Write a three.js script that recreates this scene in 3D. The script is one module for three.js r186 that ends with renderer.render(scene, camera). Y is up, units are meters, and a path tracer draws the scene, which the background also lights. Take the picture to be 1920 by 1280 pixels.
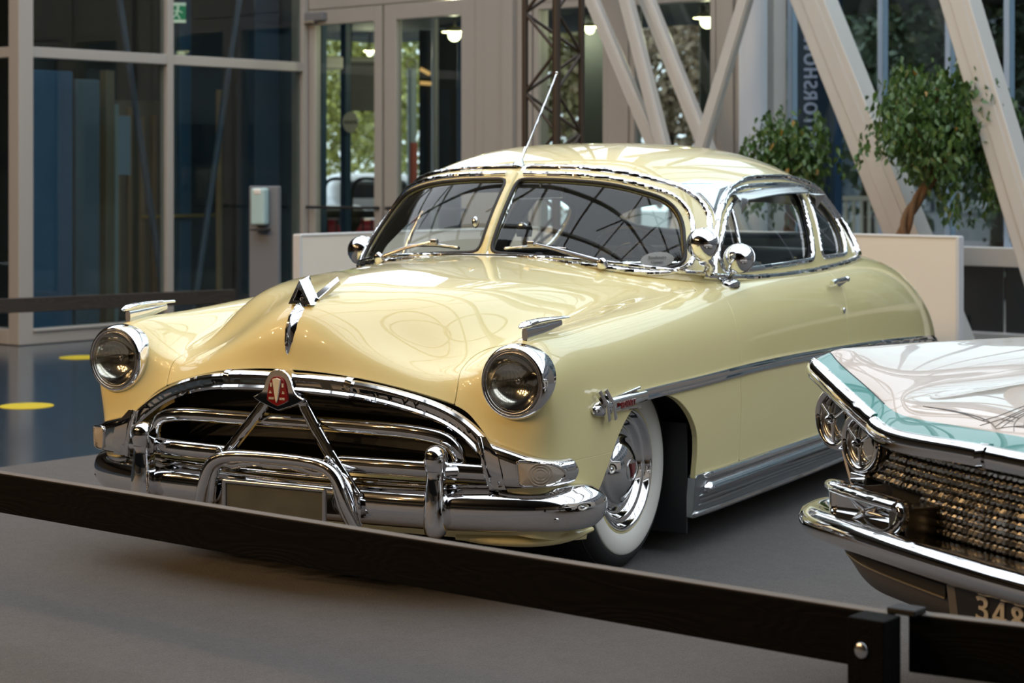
import * as THREE from 'three';
import { RoundedBoxGeometry } from 'three/addons/geometries/RoundedBoxGeometry.js';
import { mergeGeometries, toCreasedNormals, mergeVertices } from 'three/addons/utils/BufferGeometryUtils.js';
import { RectAreaLightUniformsLib } from 'three/addons/lights/RectAreaLightUniformsLib.js';
import { FontLoader } from 'three/addons/loaders/FontLoader.js';
import { TextGeometry } from 'three/addons/geometries/TextGeometry.js';

RectAreaLightUniformsLib.init();
const scene = new THREE.Scene();
// ---------------------------------------------------------------- camera, sky, exposure
const EYE = 1.373;
const camera = new THREE.PerspectiveCamera(2 * Math.atan(640 / 3632) * 180 / Math.PI, 1920 / 1280, 0.1, 200);
camera.position.set(0, EYE, 0);
camera.lookAt(0, EYE, -1);
camera.setViewOffset(1920, 1280, 0, 316, 1920, 1280);        // shifted lens: upright verticals stay upright
camera.focus = 5.9;
camera.userData.fStop = 4.5;
const renderer = new THREE.WebGLRenderer({ antialias: true });
renderer.toneMapping = THREE.LinearToneMapping;
renderer.toneMappingExposure = 0.66;
renderer.shadowMap.enabled = true;
scene.background = new THREE.Color(0.86, 0.93, 1.0);          // even overcast sky over the glass roof
scene.backgroundIntensity = 4.0;
// ---------------------------------------------------------------- helpers
const V = (x, y, z) => new THREE.Vector3(x, y, z);
const { sin, cos, PI, abs, min, max, sqrt, hypot, floor } = Math;
const clamp = (x, a, b) => min(b, max(a, x)), mix = (a, b, t) => a + (b - a) * t;
const sstep = (a, b, x) => { const t = clamp((x - a) / (b - a), 0, 1); return t * t * (3 - 2 * t); };
let seedN = 7;
const rnd = () => { seedN = (seedN + 0x6d2b79f5) | 0; let t = Math.imul(seedN ^ (seedN >>> 15), 1 | seedN); t = (t + Math.imul(t ^ (t >>> 7), 61 | t)) ^ t; return ((t ^ (t >>> 14)) >>> 0) / 4294967296; };
const rr = (a, b) => a + (b - a) * rnd();
const taken = {};
function numbered(name) {
  if (!(name in taken)) { taken[name] = 0; return name; }
  taken[name]++; return name + '_' + String(taken[name]).padStart(3, '0');
}
function shade(m) { m.castShadow = true; m.receiveShadow = true; return m; }
function part(name, geo, mat, parent, pos, rot) {
  const m = shade(new THREE.Mesh(geo, mat)); m.name = name;
  if (pos) m.position.set(...pos);
  if (rot) m.rotation.set(...rot);
  parent.add(m); return m;
}
function tag(o, label, category, group) { o.userData.label = label; o.userData.category = category; if (group) o.userData.group = group; return o; }
function thing(name, label, category, pos = [0, 0, 0], turn = 0, group) {
  const o = new THREE.Group(); o.name = numbered(name); scene.add(o);
  o.position.set(...pos); o.rotation.y = turn; return tag(o, label, category, group);
}
function single(name, geo, mat, label, category, pos, rot, group) {
  const m = part(numbered(name), geo, mat, scene, pos, rot); return tag(m, label, category, group);
}
function struct(name, geo, mat, parent) {
  const m = part(parent ? name : numbered(name), geo, mat, parent || scene);
  if (!parent) m.userData.kind = 'structure';
  return m;
}
function structGroup(name) { const g = new THREE.Group(); g.name = name; g.userData.kind = 'structure'; scene.add(g); return g; }
function box(w, h, d, x = 0, y = 0, z = 0, r = 0) {
  const g = r > 0 ? new RoundedBoxGeometry(w, h, d, 2, min(r, w / 2.01, h / 2.01, d / 2.01)) : new THREE.BoxGeometry(w, h, d);
  return g.translate(x, y, z);
}
function merge(list) {
  return mergeGeometries(list.map((g) => {
    g = g.index ? g.toNonIndexed() : g.clone();
    for (const k of Object.keys(g.attributes)) if (!['position', 'normal', 'uv'].includes(k)) g.deleteAttribute(k);
    if (!g.attributes.uv) g.setAttribute('uv', new THREE.BufferAttribute(new Float32Array(g.attributes.position.count * 2), 2));
    return g;
  }));
}
const lathe = (pts, n = 48) => new THREE.LatheGeometry(pts.map(([r, y]) => new THREE.Vector2(r, y)), n);   // round +y
const cyl = (r1, r2, h, n = 24) => new THREE.CylinderGeometry(r1, r2, h, n);
function rodBetween(a, b, r, n = 16, r2 = r) {
  const d = V(...b).sub(V(...a)), g = new THREE.CylinderGeometry(r2, r, d.length(), n);
  g.applyQuaternion(new THREE.Quaternion().setFromUnitVectors(V(0, 1, 0), d.clone().normalize()));
  return g.translate((a[0] + b[0]) / 2, (a[1] + b[1]) / 2, (a[2] + b[2]) / 2);
}
function beamBetween(a, b, w, h, up = [0, 1, 0], r = 0.004) {     // a box from a to b, h along up, w across
  const A = V(...a), B = V(...b), z = B.clone().sub(A), L = z.length(); z.normalize();
  const x = V(...up).cross(z).normalize(), y = z.clone().cross(x);
  const g = r > 0 ? new RoundedBoxGeometry(w, h, L, 1, r) : new THREE.BoxGeometry(w, h, L);
  g.applyMatrix4(new THREE.Matrix4().makeBasis(x, y, z).setPosition(A.add(B).multiplyScalar(0.5)));
  return g;
}
// natural cubic spline through (ts, ys): returns f(t)
function spline(ts, ys) {
  const n = ts.length, a = new Float64Array(n), m = new Float64Array(n), c = new Float64Array(n);
  for (let i = 1; i < n - 1; i++) {
    const h0 = ts[i] - ts[i - 1], h1 = ts[i + 1] - ts[i], p = 2 * (h0 + h1) - h0 * c[i - 1];
    c[i] = h1 / p; a[i] = (6 * ((ys[i + 1] - ys[i]) / h1 - (ys[i] - ys[i - 1]) / h0) - h0 * a[i - 1]) / p;
  }
  for (let i = n - 2; i > 0; i--) m[i] = a[i] - c[i] * m[i + 1];
  return (t) => {
    let i = 0; while (i < n - 2 && t > ts[i + 1]) i++;
    const h = ts[i + 1] - ts[i], A = (ts[i + 1] - t) / h, B = 1 - A;
    return A * ys[i] + B * ys[i + 1] + ((A * A * A - A) * m[i] + (B * B * B - B) * m[i + 1]) * h * h / 6;
  };
}
// smooth curve through 3-D points, n samples (chord-length natural spline), closed if asked
function curve(pts, n, closed = false) {
  if (closed) { const c = new THREE.CatmullRomCurve3(pts.map((p) => V(...p)), true, 'centripetal'); return c.getSpacedPoints(n).slice(0, n); }
  const ts = [0]; for (let i = 1; i < pts.length; i++) ts.push(ts[i - 1] + hypot(...pts[i].map((x, k) => x - pts[i - 1][k])));
  const f = [0, 1, 2].map((k) => spline(ts, pts.map((p) => p[k]))), L = ts[ts.length - 1];
  return Array.from({ length: n }, (_, i) => V(...f.map((g) => g(L * i / (n - 1)))));
}
// sweep a closed profile [(a, b)...] along points; a runs along the given normal, b across it
function sweep(P, profile, { normals, up = V(0, 1, 0), closed = false, scale, caps = true, crease = 0.6 } = {}) {
  const n = P.length, m = profile.length, pos = [], idx = [], uv = [];
  let prev = null, len = 0;
  for (let i = 0; i < n; i++) {
    const a = P[closed ? (i + n - 1) % n : max(0, i - 1)], b = P[closed ? (i + 1) % n : min(n - 1, i + 1)];
    const T = b.clone().sub(a).normalize();
    let N = normals ? normals[i].clone() : prev ? prev.clone() : up.clone();
    N.addScaledVector(T, -N.dot(T)).normalize(); if (!normals) prev = N.clone();
    const B = T.clone().cross(N), s = scale ? scale(i / (n - 1)) : [1, 1];
    if (i) len += P[i].distanceTo(P[i - 1]);
    for (let j = 0; j < m; j++) {
      const [pa, pb] = profile[j], q = P[i].clone().addScaledVector(N, pa * s[0]).addScaledVector(B, pb * s[1]);
      pos.push(q.x, q.y, q.z); uv.push(len, j / m);
    }
  }
  const last = closed ? n : n - 1;
  for (let i = 0; i < last; i++) for (let j = 0; j < m; j++) {
    const a = i * m + j, b = i * m + (j + 1) % m, c = ((i + 1) % n) * m + j, d = ((i + 1) % n) * m + (j + 1) % m;
    idx.push(a, c, b, b, c, d);
  }
  if (!closed && caps) for (const [e, flip] of [[0, 0], [n - 1, 1]]) {
    const k = pos.length / 3; let cx = 0, cy = 0, cz = 0;
    for (let j = 0; j < m; j++) { cx += pos[(e * m + j) * 3] / m; cy += pos[(e * m + j) * 3 + 1] / m; cz += pos[(e * m + j) * 3 + 2] / m; }
    pos.push(cx, cy, cz); uv.push(0, 0);
    for (let j = 0; j < m; j++) { const a = e * m + j, b = e * m + (j + 1) % m; flip ? idx.push(k, b, a) : idx.push(k, a, b); }
  }
  const g = new THREE.BufferGeometry();
  g.setAttribute('position', new THREE.Float32BufferAttribute(pos, 3)); g.setAttribute('uv', new THREE.Float32BufferAttribute(uv, 2)); g.setIndex(idx);
  return toCreasedNormals(g, crease);
}
const ring = (r, n = 12, ry = r) => Array.from({ length: n }, (_, i) => [r * cos(2 * PI * i / n), ry * sin(2 * PI * i / n)]);
const rope = (pts, r, n = 40, k = 10, opts = {}) => sweep(curve(pts, n, opts.closed), ring(r, k, opts.ry || r), { crease: 1.2, ...opts });
const rectProfile = (h, w, c = 0.25) => { const a = h * c, b = w * c; return [[-h / 2 + a, -w / 2], [h / 2 - a, -w / 2], [h / 2, -w / 2 + b], [h / 2, w / 2 - b], [h / 2 - a, w / 2], [-h / 2 + a, w / 2], [-h / 2, w / 2 - b], [-h / 2, -w / 2 + b]]; };
const mirrorX = (g) => { g = g.clone(); g.scale(-1, 1, 1); const i = g.index; if (i) { for (let k = 0; k < i.count; k += 3) { const a = i.getX(k); i.setX(k, i.getX(k + 1)); i.setX(k + 1, a); } } else { for (const name of Object.keys(g.attributes)) { const at = g.attributes[name], s = at.itemSize; for (let k = 0; k < at.count; k += 3) for (let c = 0; c < s; c++) { const o = k * s + c, t = at.array[o]; at.array[o] = at.array[o + s]; at.array[o + s] = t; } } } return g; };
// BufferGeometry.scale turns the normals with the normal matrix, so a mirrored copy keeps true normals

// signed distance to a closed 2-D polygon, > 0 inside
function inside2(poly) {
  return (x, y) => {
    let d = 1e9, c = false;
    for (let i = 0, j = poly.length - 1; i < poly.length; j = i++) {
      const [ax, ay] = poly[j], [bx, by] = poly[i], ex = bx - ax, ey = by - ay, t = clamp(((x - ax) * ex + (y - ay) * ey) / (ex * ex + ey * ey), 0, 1);
      d = min(d, hypot(x - ax - ex * t, y - ay - ey * t));
      if ((ay > y) !== (by > y) && x < (bx - ax) * (y - ay) / (by - ay) + ax) c = !c;
    }
    return c ? d : -d;
  };
}
const smoothPoly = (pts, n = 90) => curve(pts.map(([a, b]) => [a, b, 0]), n, true).map((p) => [p.x, p.y]);
// rounded polygon: every corner of pts = [x, y, r]
function roundPoly(pts, k = 6) {
  const out = [], n = pts.length;
  for (let i = 0; i < n; i++) {
    const [x, y, r = 0] = pts[i], A = pts[(i + n - 1) % n], B = pts[(i + 1) % n];
    const ua = V(A[0] - x, A[1] - y, 0), ub = V(B[0] - x, B[1] - y, 0), la = ua.length(), lb = ub.length(), q = min(r, la * 0.49, lb * 0.49);
    if (q <= 0) { out.push([x, y]); continue; }
    ua.multiplyScalar(q / la); ub.multiplyScalar(q / lb);
    for (let j = 0; j <= k; j++) { const t = j / k, w0 = (1 - t) * (1 - t), w2 = t * t; out.push([x + ua.x * w0 + ub.x * w2, y + ua.y * w0 + ub.y * w2]); }
  }
  return out;
}
// ---- surfaces that are cut into panels. A patch holds points, normals and (u, v) per vertex.
function gridPatch(S, us, vs, flip = false) {
  const nu = us.length, nv = vs.length, P = [], N = [], U = [], T = [], e = 1e-3, p = V(), a = V(), b = V();
  for (let i = 0; i < nu; i++) for (let j = 0; j < nv; j++) {
    const u = us[i], v = vs[j]; S(u, v, p); P.push([p.x, p.y, p.z]); U.push([u, v]);
    S(u + e, v, a); S(u - e, v, b); const du = a.clone().sub(b); S(u, v + e, a); S(u, v - e, b); const dv = a.clone().sub(b);
    const n = flip ? du.cross(dv) : dv.cross(du); N.push(n.lengthSq() > 1e-18 ? n.normalize().toArray() : [0, 1, 0]);
  }
  const id = (i, j) => i * nv + j;
  for (let i = 0; i < nu - 1; i++) for (let j = 0; j < nv - 1; j++) { const q = id(i, j), r = id(i, j + 1), s = id(i + 1, j), t = id(i + 1, j + 1); flip ? T.push([q, s, r], [r, s, t]) : T.push([q, r, s], [r, t, s]); }
  return { P, N, U, T };
}
function clip(M, f) {                                            // keep f(P, U) > 0
  const val = M.P.map((p, i) => f(p, M.U[i])), P = [], N = [], U = [], T = [], map = new Map(), cut = new Map();
  const keep = (i) => { let k = map.get(i); if (k === undefined) { k = P.length; map.set(i, k); P.push(M.P[i]); N.push(M.N[i]); U.push(M.U[i]); } return k; };
  const cross = (i, j) => {
    if (i > j) [i, j] = [j, i];
    const key = i * 4194304 + j; let k = cut.get(key);
    if (k === undefined) {
      const t = clamp(val[i] / (val[i] - val[j]), 0.001, 0.999), m3 = (a, b) => a.map((x, q) => x + (b[q] - x) * t);
      k = P.length; cut.set(key, k); P.push(m3(M.P[i], M.P[j])); U.push(m3(M.U[i], M.U[j]));
      const n = m3(M.N[i], M.N[j]), l = hypot(...n) || 1; N.push(n.map((x) => x / l));
    }
    return k;
  };
  for (const t of M.T) {
    const s = t.map((i) => val[i] > 0), n = s[0] + s[1] + s[2];
    if (n === 3) T.push(t.map(keep));
    else if (n === 1) { const k = s.indexOf(true), a = t[k], b = t[(k + 1) % 3], c = t[(k + 2) % 3]; T.push([keep(a), cross(a, b), cross(a, c)]); }
    else if (n === 2) { const k = s.indexOf(false), a = t[k], b = t[(k + 1) % 3], c = t[(k + 2) % 3], x = cross(a, b), y = cross(a, c), kb = keep(b), kc = keep(c); T.push([x, kb, kc], [x, kc, y]); }
  }
  return { P, N, U, T };
}
function mainPiece(M) {                                          // only the largest connected piece
  const up = M.P.map((_, i) => i), root = (i) => { while (up[i] !== i) i = up[i] = up[up[i]]; return i; }, n = new Map();
  for (const t of M.T) { up[root(t[0])] = root(t[1]); up[root(t[1])] = root(t[2]); }
  for (const t of M.T) { const r = root(t[0]); n.set(r, (n.get(r) || 0) + 1); }
  const best = [...n].sort((a, b) => b[1] - a[1])[0]?.[0], map = new Map(), out = { P: [], N: [], U: [], T: [] };
  const take = (i) => { if (!map.has(i)) { map.set(i, out.P.length); out.P.push(M.P[i]); out.N.push(M.N[i]); out.U.push(M.U[i]); } return map.get(i); };
  for (const t of M.T) if (root(t[0]) === best) out.T.push(t.map(take));
  return out;
}
function edgesOf(M) {
  const seen = new Map();
  for (const t of M.T) for (let k = 0; k < 3; k++) { const a = t[k], b = t[(k + 1) % 3]; if (a === b) continue; const key = min(a, b) * 4194304 + max(a, b); if (seen.has(key)) seen.set(key, null); else seen.set(key, [a, b]); }
  return [...seen.values()].filter(Boolean);
}
function loopsOf(M) {
  const next = new Map(), out = [];
  for (const [a, b] of edgesOf(M)) { if (!next.has(a)) next.set(a, []); next.get(a).push(b); }
  for (const start of [...next.keys()]) {
    while (next.get(start)?.length) {
      const loop = []; let a = start;
      while (next.get(a)?.length) { loop.push(a); a = next.get(a).pop(); }
      if (loop.length > 3) out.push(loop);
    }
  }
  return out;
}
// panel geometry: the patch, its edges turned inwards by lip metres
function panel(M, lip = 0.012, { offset = 0, uvScale = 1 } = {}) {
  const pos = [], nor = [], uv = [], idx = [];
  M.P.forEach((p, i) => { const n = M.N[i]; pos.push(p[0] + n[0] * offset, p[1] + n[1] * offset, p[2] + n[2] * offset); nor.push(...n); uv.push(M.U[i][0] * uvScale, M.U[i][1] * uvScale); });
  for (const t of M.T) idx.push(...t);
  if (lip) for (const [a, b] of edgesOf(M)) {
    const A = V(...M.P[a]), B = V(...M.P[b]), NA = V(...M.N[a]), NB = V(...M.N[b]);
    const o = B.clone().sub(A).cross(NA).normalize(), k = pos.length / 3, r = 0.0025;
    if (!isFinite(o.x) || o.lengthSq() < 0.5) continue;
    for (const [p, n] of [[A, NA], [B, NB]]) {                    // a small rounded turn, then the flange
      const q1 = p.clone().addScaledVector(n, -r * 0.3 + offset).addScaledVector(o, r * 0.7), q2 = p.clone().addScaledVector(n, -r + offset).addScaledVector(o, r), q3 = p.clone().addScaledVector(n, -lip + offset).addScaledVector(o, r * 0.9);
      const n1 = n.clone().add(o).normalize();
      pos.push(p.x + n.x * offset, p.y + n.y * offset, p.z + n.z * offset, q1.x, q1.y, q1.z, q2.x, q2.y, q2.z, q3.x, q3.y, q3.z); nor.push(n.x, n.y, n.z, n1.x, n1.y, n1.z, o.x, o.y, o.z, o.x, o.y, o.z); uv.push(0, 0, 0, 0, 0, 0, 0, 0);
    }
    for (let j = 0; j < 3; j++) idx.push(k + j, k + 1 + j, k + 4 + j, k + 1 + j, k + 5 + j, k + 4 + j);
  }
  const g = new THREE.BufferGeometry();
  g.setAttribute('position', new THREE.Float32BufferAttribute(pos, 3)); g.setAttribute('normal', new THREE.Float32BufferAttribute(nor, 3));
  g.setAttribute('uv', new THREE.Float32BufferAttribute(uv, 2)); g.setIndex(idx); return g;
}
// a loop of patch vertices, evenly resampled: points and normals for sweep()
function evenLoop(M, loop, step, closed = true, from = 0, to = 1) {
  const n = loop.length, pts = loop.map((i) => V(...M.P[i])), nor = loop.map((i) => V(...M.N[i])), L = [0];
  const m = closed ? n : n - 1;
  for (let i = 0; i < m; i++) L.push(L[i] + pts[i].distanceTo(pts[(i + 1) % n]));
  const total = L[m], k = max(4, Math.round(total * (to - from) / step)), P = [], N = [];
  for (let q = 0, i = 0; q < (closed ? k : k + 1); q++) {
    const s = total * (from + (to - from) * q / k); while (i < m - 1 && L[i + 1] < s) i++;
    const t = clamp((s - L[i]) / (L[i + 1] - L[i] || 1), 0, 1), j = (i + 1) % n;
    P.push(pts[i].clone().lerp(pts[j], t)); N.push(nor[i].clone().lerp(nor[j], t).normalize());
  }
  for (const A of [P, N]) for (let r = 0; r < 7; r++) { const Q = A.map((p) => p.clone()); for (let i = 0; i < A.length; i++) { if (!closed && (i === 0 || i === A.length - 1)) continue; A[i].copy(Q[i]).multiplyScalar(2).add(Q[(i + A.length - 1) % A.length]).add(Q[(i + 1) % A.length]).multiplyScalar(0.25); } }
  return { P, N };
}
// ================================================================= the cream coupe: its surfaces
// car axes: x to the car's left, y up, z forward; z = 0 at the front axle
const BODY_X = [0, 1, 2, 3, 4, 5, 6, 7, 8, 9, 10];
const BODY = [   // stations from tail to mouth; each row: eleven points from the centre line out to the sill
  [[0,.36,-4.30],[.15,.36,-4.295],[.30,.36,-4.28],[.42,.36,-4.25],[.51,.36,-4.21],[.58,.355,-4.16],[.63,.35,-4.11],[.665,.34,-4.07],[.685,.33,-4.04],[.695,.30,-4.02],[.70,.25,-4.00]],
  [[0,.60,-4.31],[.15,.60,-4.30],[.30,.59,-4.28],[.42,.575,-4.24],[.51,.56,-4.19],[.59,.54,-4.12],[.655,.51,-4.04],[.70,.465,-3.98],[.725,.41,-3.94],[.735,.33,-3.91],[.735,.225,-3.90]],
  [[0,.82,-4.15],[.15,.815,-4.14],[.30,.79,-4.12],[.42,.755,-4.09],[.52,.725,-4.04],[.61,.695,-3.97],[.69,.645,-3.89],[.745,.575,-3.83],[.775,.48,-3.79],[.785,.36,-3.77],[.78,.20,-3.76]],
  [[0,.95,-3.82],[.15,.945,-3.81],[.31,.915,-3.79],[.44,.875,-3.76],[.545,.845,-3.72],[.645,.82,-3.66],[.735,.765,-3.60],[.80,.68,-3.56],[.835,.56,-3.54],[.84,.39,-3.53],[.83,.17,-3.53]],
  [[0,1.02,-3.35],[.15,1.015,-3.34],[.32,.995,-3.32],[.47,.965,-3.30],[.59,.94,-3.27],[.695,.915,-3.23],[.785,.865,-3.20],[.855,.765,-3.18],[.89,.62,-3.17],[.895,.42,-3.17],[.88,.15,-3.17]],
  [[0,1.03,-2.80],[.16,1.03,-2.79],[.34,1.02,-2.78],[.51,1.005,-2.76],[.65,.99,-2.74],[.755,.965,-2.71],[.84,.91,-2.69],[.905,.805,-2.68],[.93,.66,-2.68],[.935,.44,-2.68],[.915,.14,-2.68]],
  [[0,1.03,-2.10],[.17,1.03,-2.10],[.35,1.02,-2.10],[.53,1.005,-2.10],[.69,.985,-2.10],[.80,.962,-2.10],[.875,.915,-2.10],[.93,.82,-2.10],[.95,.68,-2.10],[.952,.45,-2.10],[.93,.135,-2.10]],
  [[0,1.03,-1.40],[.17,1.03,-1.40],[.35,1.02,-1.40],[.53,1.00,-1.40],[.70,.975,-1.40],[.815,.955,-1.40],[.885,.915,-1.40],[.935,.825,-1.40],[.955,.69,-1.40],[.955,.45,-1.40],[.93,.13,-1.40]],
  [[0,1.055,-.70],[.17,1.053,-.70],[.35,1.04,-.72],[.53,1.015,-.74],[.69,.985,-.77],[.80,.955,-.80],[.87,.915,-.80],[.93,.825,-.80],[.955,.69,-.80],[.955,.45,-.80],[.93,.13,-.80]],
  [[0,1.05,-.22],[.17,1.046,-.23],[.34,1.025,-.25],[.50,.985,-.28],[.65,.94,-.30],[.755,.922,-.30],[.85,.895,-.30],[.922,.815,-.30],[.95,.68,-.30],[.952,.45,-.30],[.93,.135,-.30]],
  [[0,1.033,.22],[.16,1.025,.20],[.33,1.006,.17],[.485,.962,.15],[.625,.878,.13],[.73,.88,.13],[.83,.873,.13],[.912,.80,.13],[.942,.67,.13],[.948,.45,.13],[.925,.16,.13]],
  [[0,1.0,.58],[.15,.985,.55],[.31,.962,.53],[.465,.898,.50],[.600,.803,.47],[.715,.845,.48],[.815,.858,.48],[.905,.785,.48],[.933,.65,.48],[.938,.45,.48],[.918,.19,.48]],
  [[0,.935,.80],[.15,.91,.76],[.31,.852,.70],[.462,.785,.675],[.600,.748,.69],[.715,.805,.72],[.81,.833,.752],[.912,.760,.722],[.930,.62,.680],[.925,.44,.645],[.908,.21,.65]],
  [[0,.855,.868],[.15,.84,.845],[.31,.79,.795],[.46,.737,.757],[.60,.712,.755],[.712,.72,.775],[.80,.712,.785],[.890,.660,.772],[.905,.55,.748],[.897,.40,.735],[.885,.225,.735]],
  [[0,.79,.882],[.15,.783,.868],[.31,.752,.835],[.46,.708,.795],[.597,.67,.772],[.695,.64,.785],[.772,.605,.795],[.826,.555,.792],[.846,.48,.785],[.847,.37,.78],[.842,.235,.778]],
  [[0,.728,.886],[.15,.723,.878],[.31,.704,.853],[.46,.672,.815],[.592,.632,.785],[.66,.588,.787],[.716,.535,.798],[.755,.487,.802],[.776,.43,.80],[.786,.34,.797],[.79,.245,.793]],
];
const bodyS = (() => {
  const nv = 21, nu = BODY.length, us = BODY.map((_, i) => i), vs = Array.from({ length: nv }, (_, i) => i - 10);
  const cols = vs.map((v) => [0, 1, 2].map((k) => spline(us, BODY.map((r) => { const p = r[abs(v)]; return k === 0 ? p[0] * Math.sign(v) : p[k]; }))));
  let lastU = NaN, row = null;
  return (u, v, out) => {
    if (u !== lastU) { lastU = u; const at = cols.map((c) => c.map((f) => f(u))); row = [0, 1, 2].map((k) => spline(vs, at.map((p) => p[k]))); }
    return out.set(row[0](v), row[1](v), row[2](v));
  };
})();
// greenhouse: rings of points from the front centre round the left side to the rear centre
const RING0 = [[0,1.045,-.405],[.25,1.043,-.415],[.50,1.028,-.475],[.69,1.00,-.60],[.80,.978,-.80],[.822,.962,-1.15],[.828,.958,-1.55],[.818,.963,-1.95],[.785,.975,-2.38],[.70,.99,-2.76],[.42,1.015,-3.10],[0,1.02,-3.22]];
const RING2 = [[0,1.372,-.665],[.22,1.368,-.675],[.43,1.352,-.725],[.575,1.322,-.805],[.665,1.30,-.98],[.682,1.328,-1.25],[.688,1.336,-1.58],[.678,1.33,-1.95],[.645,1.305,-2.28],[.555,1.29,-2.55],[.32,1.30,-2.74],[0,1.305,-2.80]];
const TOP = [0, 1.502, -1.55];
const cabS = (() => {
  const full = (R) => [...R, ...R.slice(1, -1).reverse().map(([x, y, z]) => [-x, y, z])], n = 22;
  const per = (R) => { const F = full(R), ts = [], ext = []; for (let i = -5; i <= n + 5; i++) { ts.push(i); ext.push(F[(i + 2 * n) % n]); } return [0, 1, 2].map((k) => spline(ts, ext.map((p) => p[k]))); };
  const A = per(RING0), B = per(RING2);
  return (t, s, out) => {                                         // t 0 belt .. 1 header .. 2 roof centre
    s = ((s % n) + n) % n;
    const a = A.map((f) => f(s)), b = B.map((f) => f(s));
    if (t <= 1) {
      const bow = 0.022 * 4 * t * (1 - t), dx = (a[0] + b[0]) / 2, dz = (a[2] + b[2]) / 2 + 1.6, l = hypot(dx, dz) || 1;
      return out.set(mix(a[0], b[0], t) + bow * dx / l, mix(a[1], b[1], t), mix(a[2], b[2], t) + bow * dz / l);
    }
    const q = 2 - t, r = 1 - (1 - q) ** 1, g = q ** 3.1;
    return out.set(TOP[0] + (b[0] - TOP[0]) * r, TOP[1] + (b[1] - TOP[1]) * g, TOP[2] + (b[2] - TOP[2]) * r);
  };
})();
// ---------------------------------------------------------------- materials
const lin = (r, g, b) => new THREE.Color().setRGB(r, g, b);
const std = (c, roughness = 0.6, metalness = 0, extra = {}) => new THREE.MeshStandardMaterial({ color: c, roughness, metalness, side: THREE.DoubleSide, ...extra });
const phys = (c, roughness, extra = {}) => new THREE.MeshPhysicalMaterial({ color: c, roughness, side: THREE.DoubleSide, ...extra });
function noiseTex(size, fn, srgb = false, repeat = [1, 1]) {
  const d = new Uint8Array(size * size * 4);
  for (let y = 0; y < size; y++) for (let x = 0; x < size; x++) { const c = fn(x / size, y / size, x, y), o = (y * size + x) * 4; for (let k = 0; k < 3; k++) d[o + k] = clamp(Array.isArray(c) ? c[k] : c, 0, 1) * 255; d[o + 3] = 255; }
  const t = new THREE.DataTexture(d, size, size); t.wrapS = t.wrapT = THREE.RepeatWrapping; t.magFilter = THREE.LinearFilter; t.minFilter = THREE.LinearFilter;
  if (srgb) t.colorSpace = THREE.SRGBColorSpace; t.repeat.set(...repeat); t.needsUpdate = true; return t;
}
// tiling value noise
function makeNoise(n, seed) {
  seedN = seed; const a = Array.from({ length: n * n }, rnd);
  return (u, v) => { const x = u * n, y = v * n, i = floor(x), j = floor(y), f = x - i, g = y - j, s = f * f * (3 - 2 * f), t = g * g * (3 - 2 * g), q = (i2, j2) => a[(((j2 % n) + n) % n) * n + (((i2 % n) + n) % n)]; return mix(mix(q(i, j), q(i + 1, j), s), mix(q(i, j + 1), q(i + 1, j + 1), s), t); };
}
const M = {
  cream: phys(lin(0.77, 0.675, 0.325), 0.42, { clearcoat: 1, clearcoatRoughness: 0.025, ior: 1.5 }),
  chrome: std(lin(0.82, 0.82, 0.83), 0.045, 1),
  satin: std(lin(0.62, 0.63, 0.65), 0.22, 1),
  ribbed: std(lin(0.36, 0.38, 0.40), 0.30, 1),
  bowl: std(lin(0.72, 0.72, 0.70), 0.10, 1),
  rubber: std(lin(0.012, 0.012, 0.013), 0.55),
  tread: std(lin(0.020, 0.020, 0.020), 0.75),
  white: std(lin(0.74, 0.73, 0.68), 0.5),
  black: std(lin(0.006, 0.006, 0.007), 0.7),
  dark: std(lin(0.02, 0.02, 0.022), 0.6),
  red: phys(lin(0.20, 0.008, 0.008), 0.25, { clearcoat: 1 }),
  lining: std(lin(0.30, 0.27, 0.21), 0.95),
  seat: std(lin(0.11, 0.12, 0.125), 0.8),
  seatTan: std(lin(0.30, 0.20, 0.10), 0.6),
  dash: std(lin(0.07, 0.075, 0.08), 0.4),
  glass: phys(lin(0.93, 0.97, 0.95), 0.0, { transmission: 1, thickness: 0, ior: 1.5 }),
  lens: phys(lin(0.93, 0.92, 0.88), 0.02, { transmission: 1, thickness: 0, ior: 1.5 }),
  parkLens: phys(lin(0.60, 0.54, 0.46), 0.2, { transmission: 0.35, thickness: 0, ior: 1.5 }),
  ivory: std(lin(0.70, 0.66, 0.55), 0.4),
};
// ================================================================= the hall
// hall axes: a along the glazed wall (to the right and nearer), b from that wall into the hall; (0, 0) is its inner corner
const HK = V(-1.87, 0, -17.88), HA = -40.92 * PI / 180, E1 = V(cos(HA), 0, -sin(HA)), E2 = V(sin(HA), 0, cos(HA));
const hp = (a, b, y = 0) => HK.clone().addScaledVector(E1, a).addScaledVector(E2, b).setY(y).toArray();
const H = (o) => { o.position.copy(HK); o.rotation.y = HA; return o; };
const PX = (px, D) => { const x = (px - 960) / 3632 * D, v = V(x + 1.87, 0, -D + 17.88); return [v.dot(E1), v.dot(E2)]; };   // where the sight line over a pixel column reaches a depth
const yAt = (py, D) => EYE - (py - 324) / 3632 * D;
const hs = (name, geo, mat, parent) => { const m = struct(name, geo, mat, parent); if (!parent) H(m); return m; };
const hg = (name) => H(structGroup(name));
const frameM = std(lin(0.38, 0.355, 0.325), 0.45), steelW = std(lin(0.56, 0.54, 0.51), 0.4), blueM = std(lin(0.020, 0.055, 0.115), 0.45), paneM = phys(lin(0.80, 0.86, 0.86), 0.0, { transmission: 1, thickness: 0, ior: 1.5 });
const darkWall = std(lin(0.035, 0.037, 0.042), 0.7), concrete = std(lin(0.20, 0.195, 0.19), 0.85);
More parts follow.
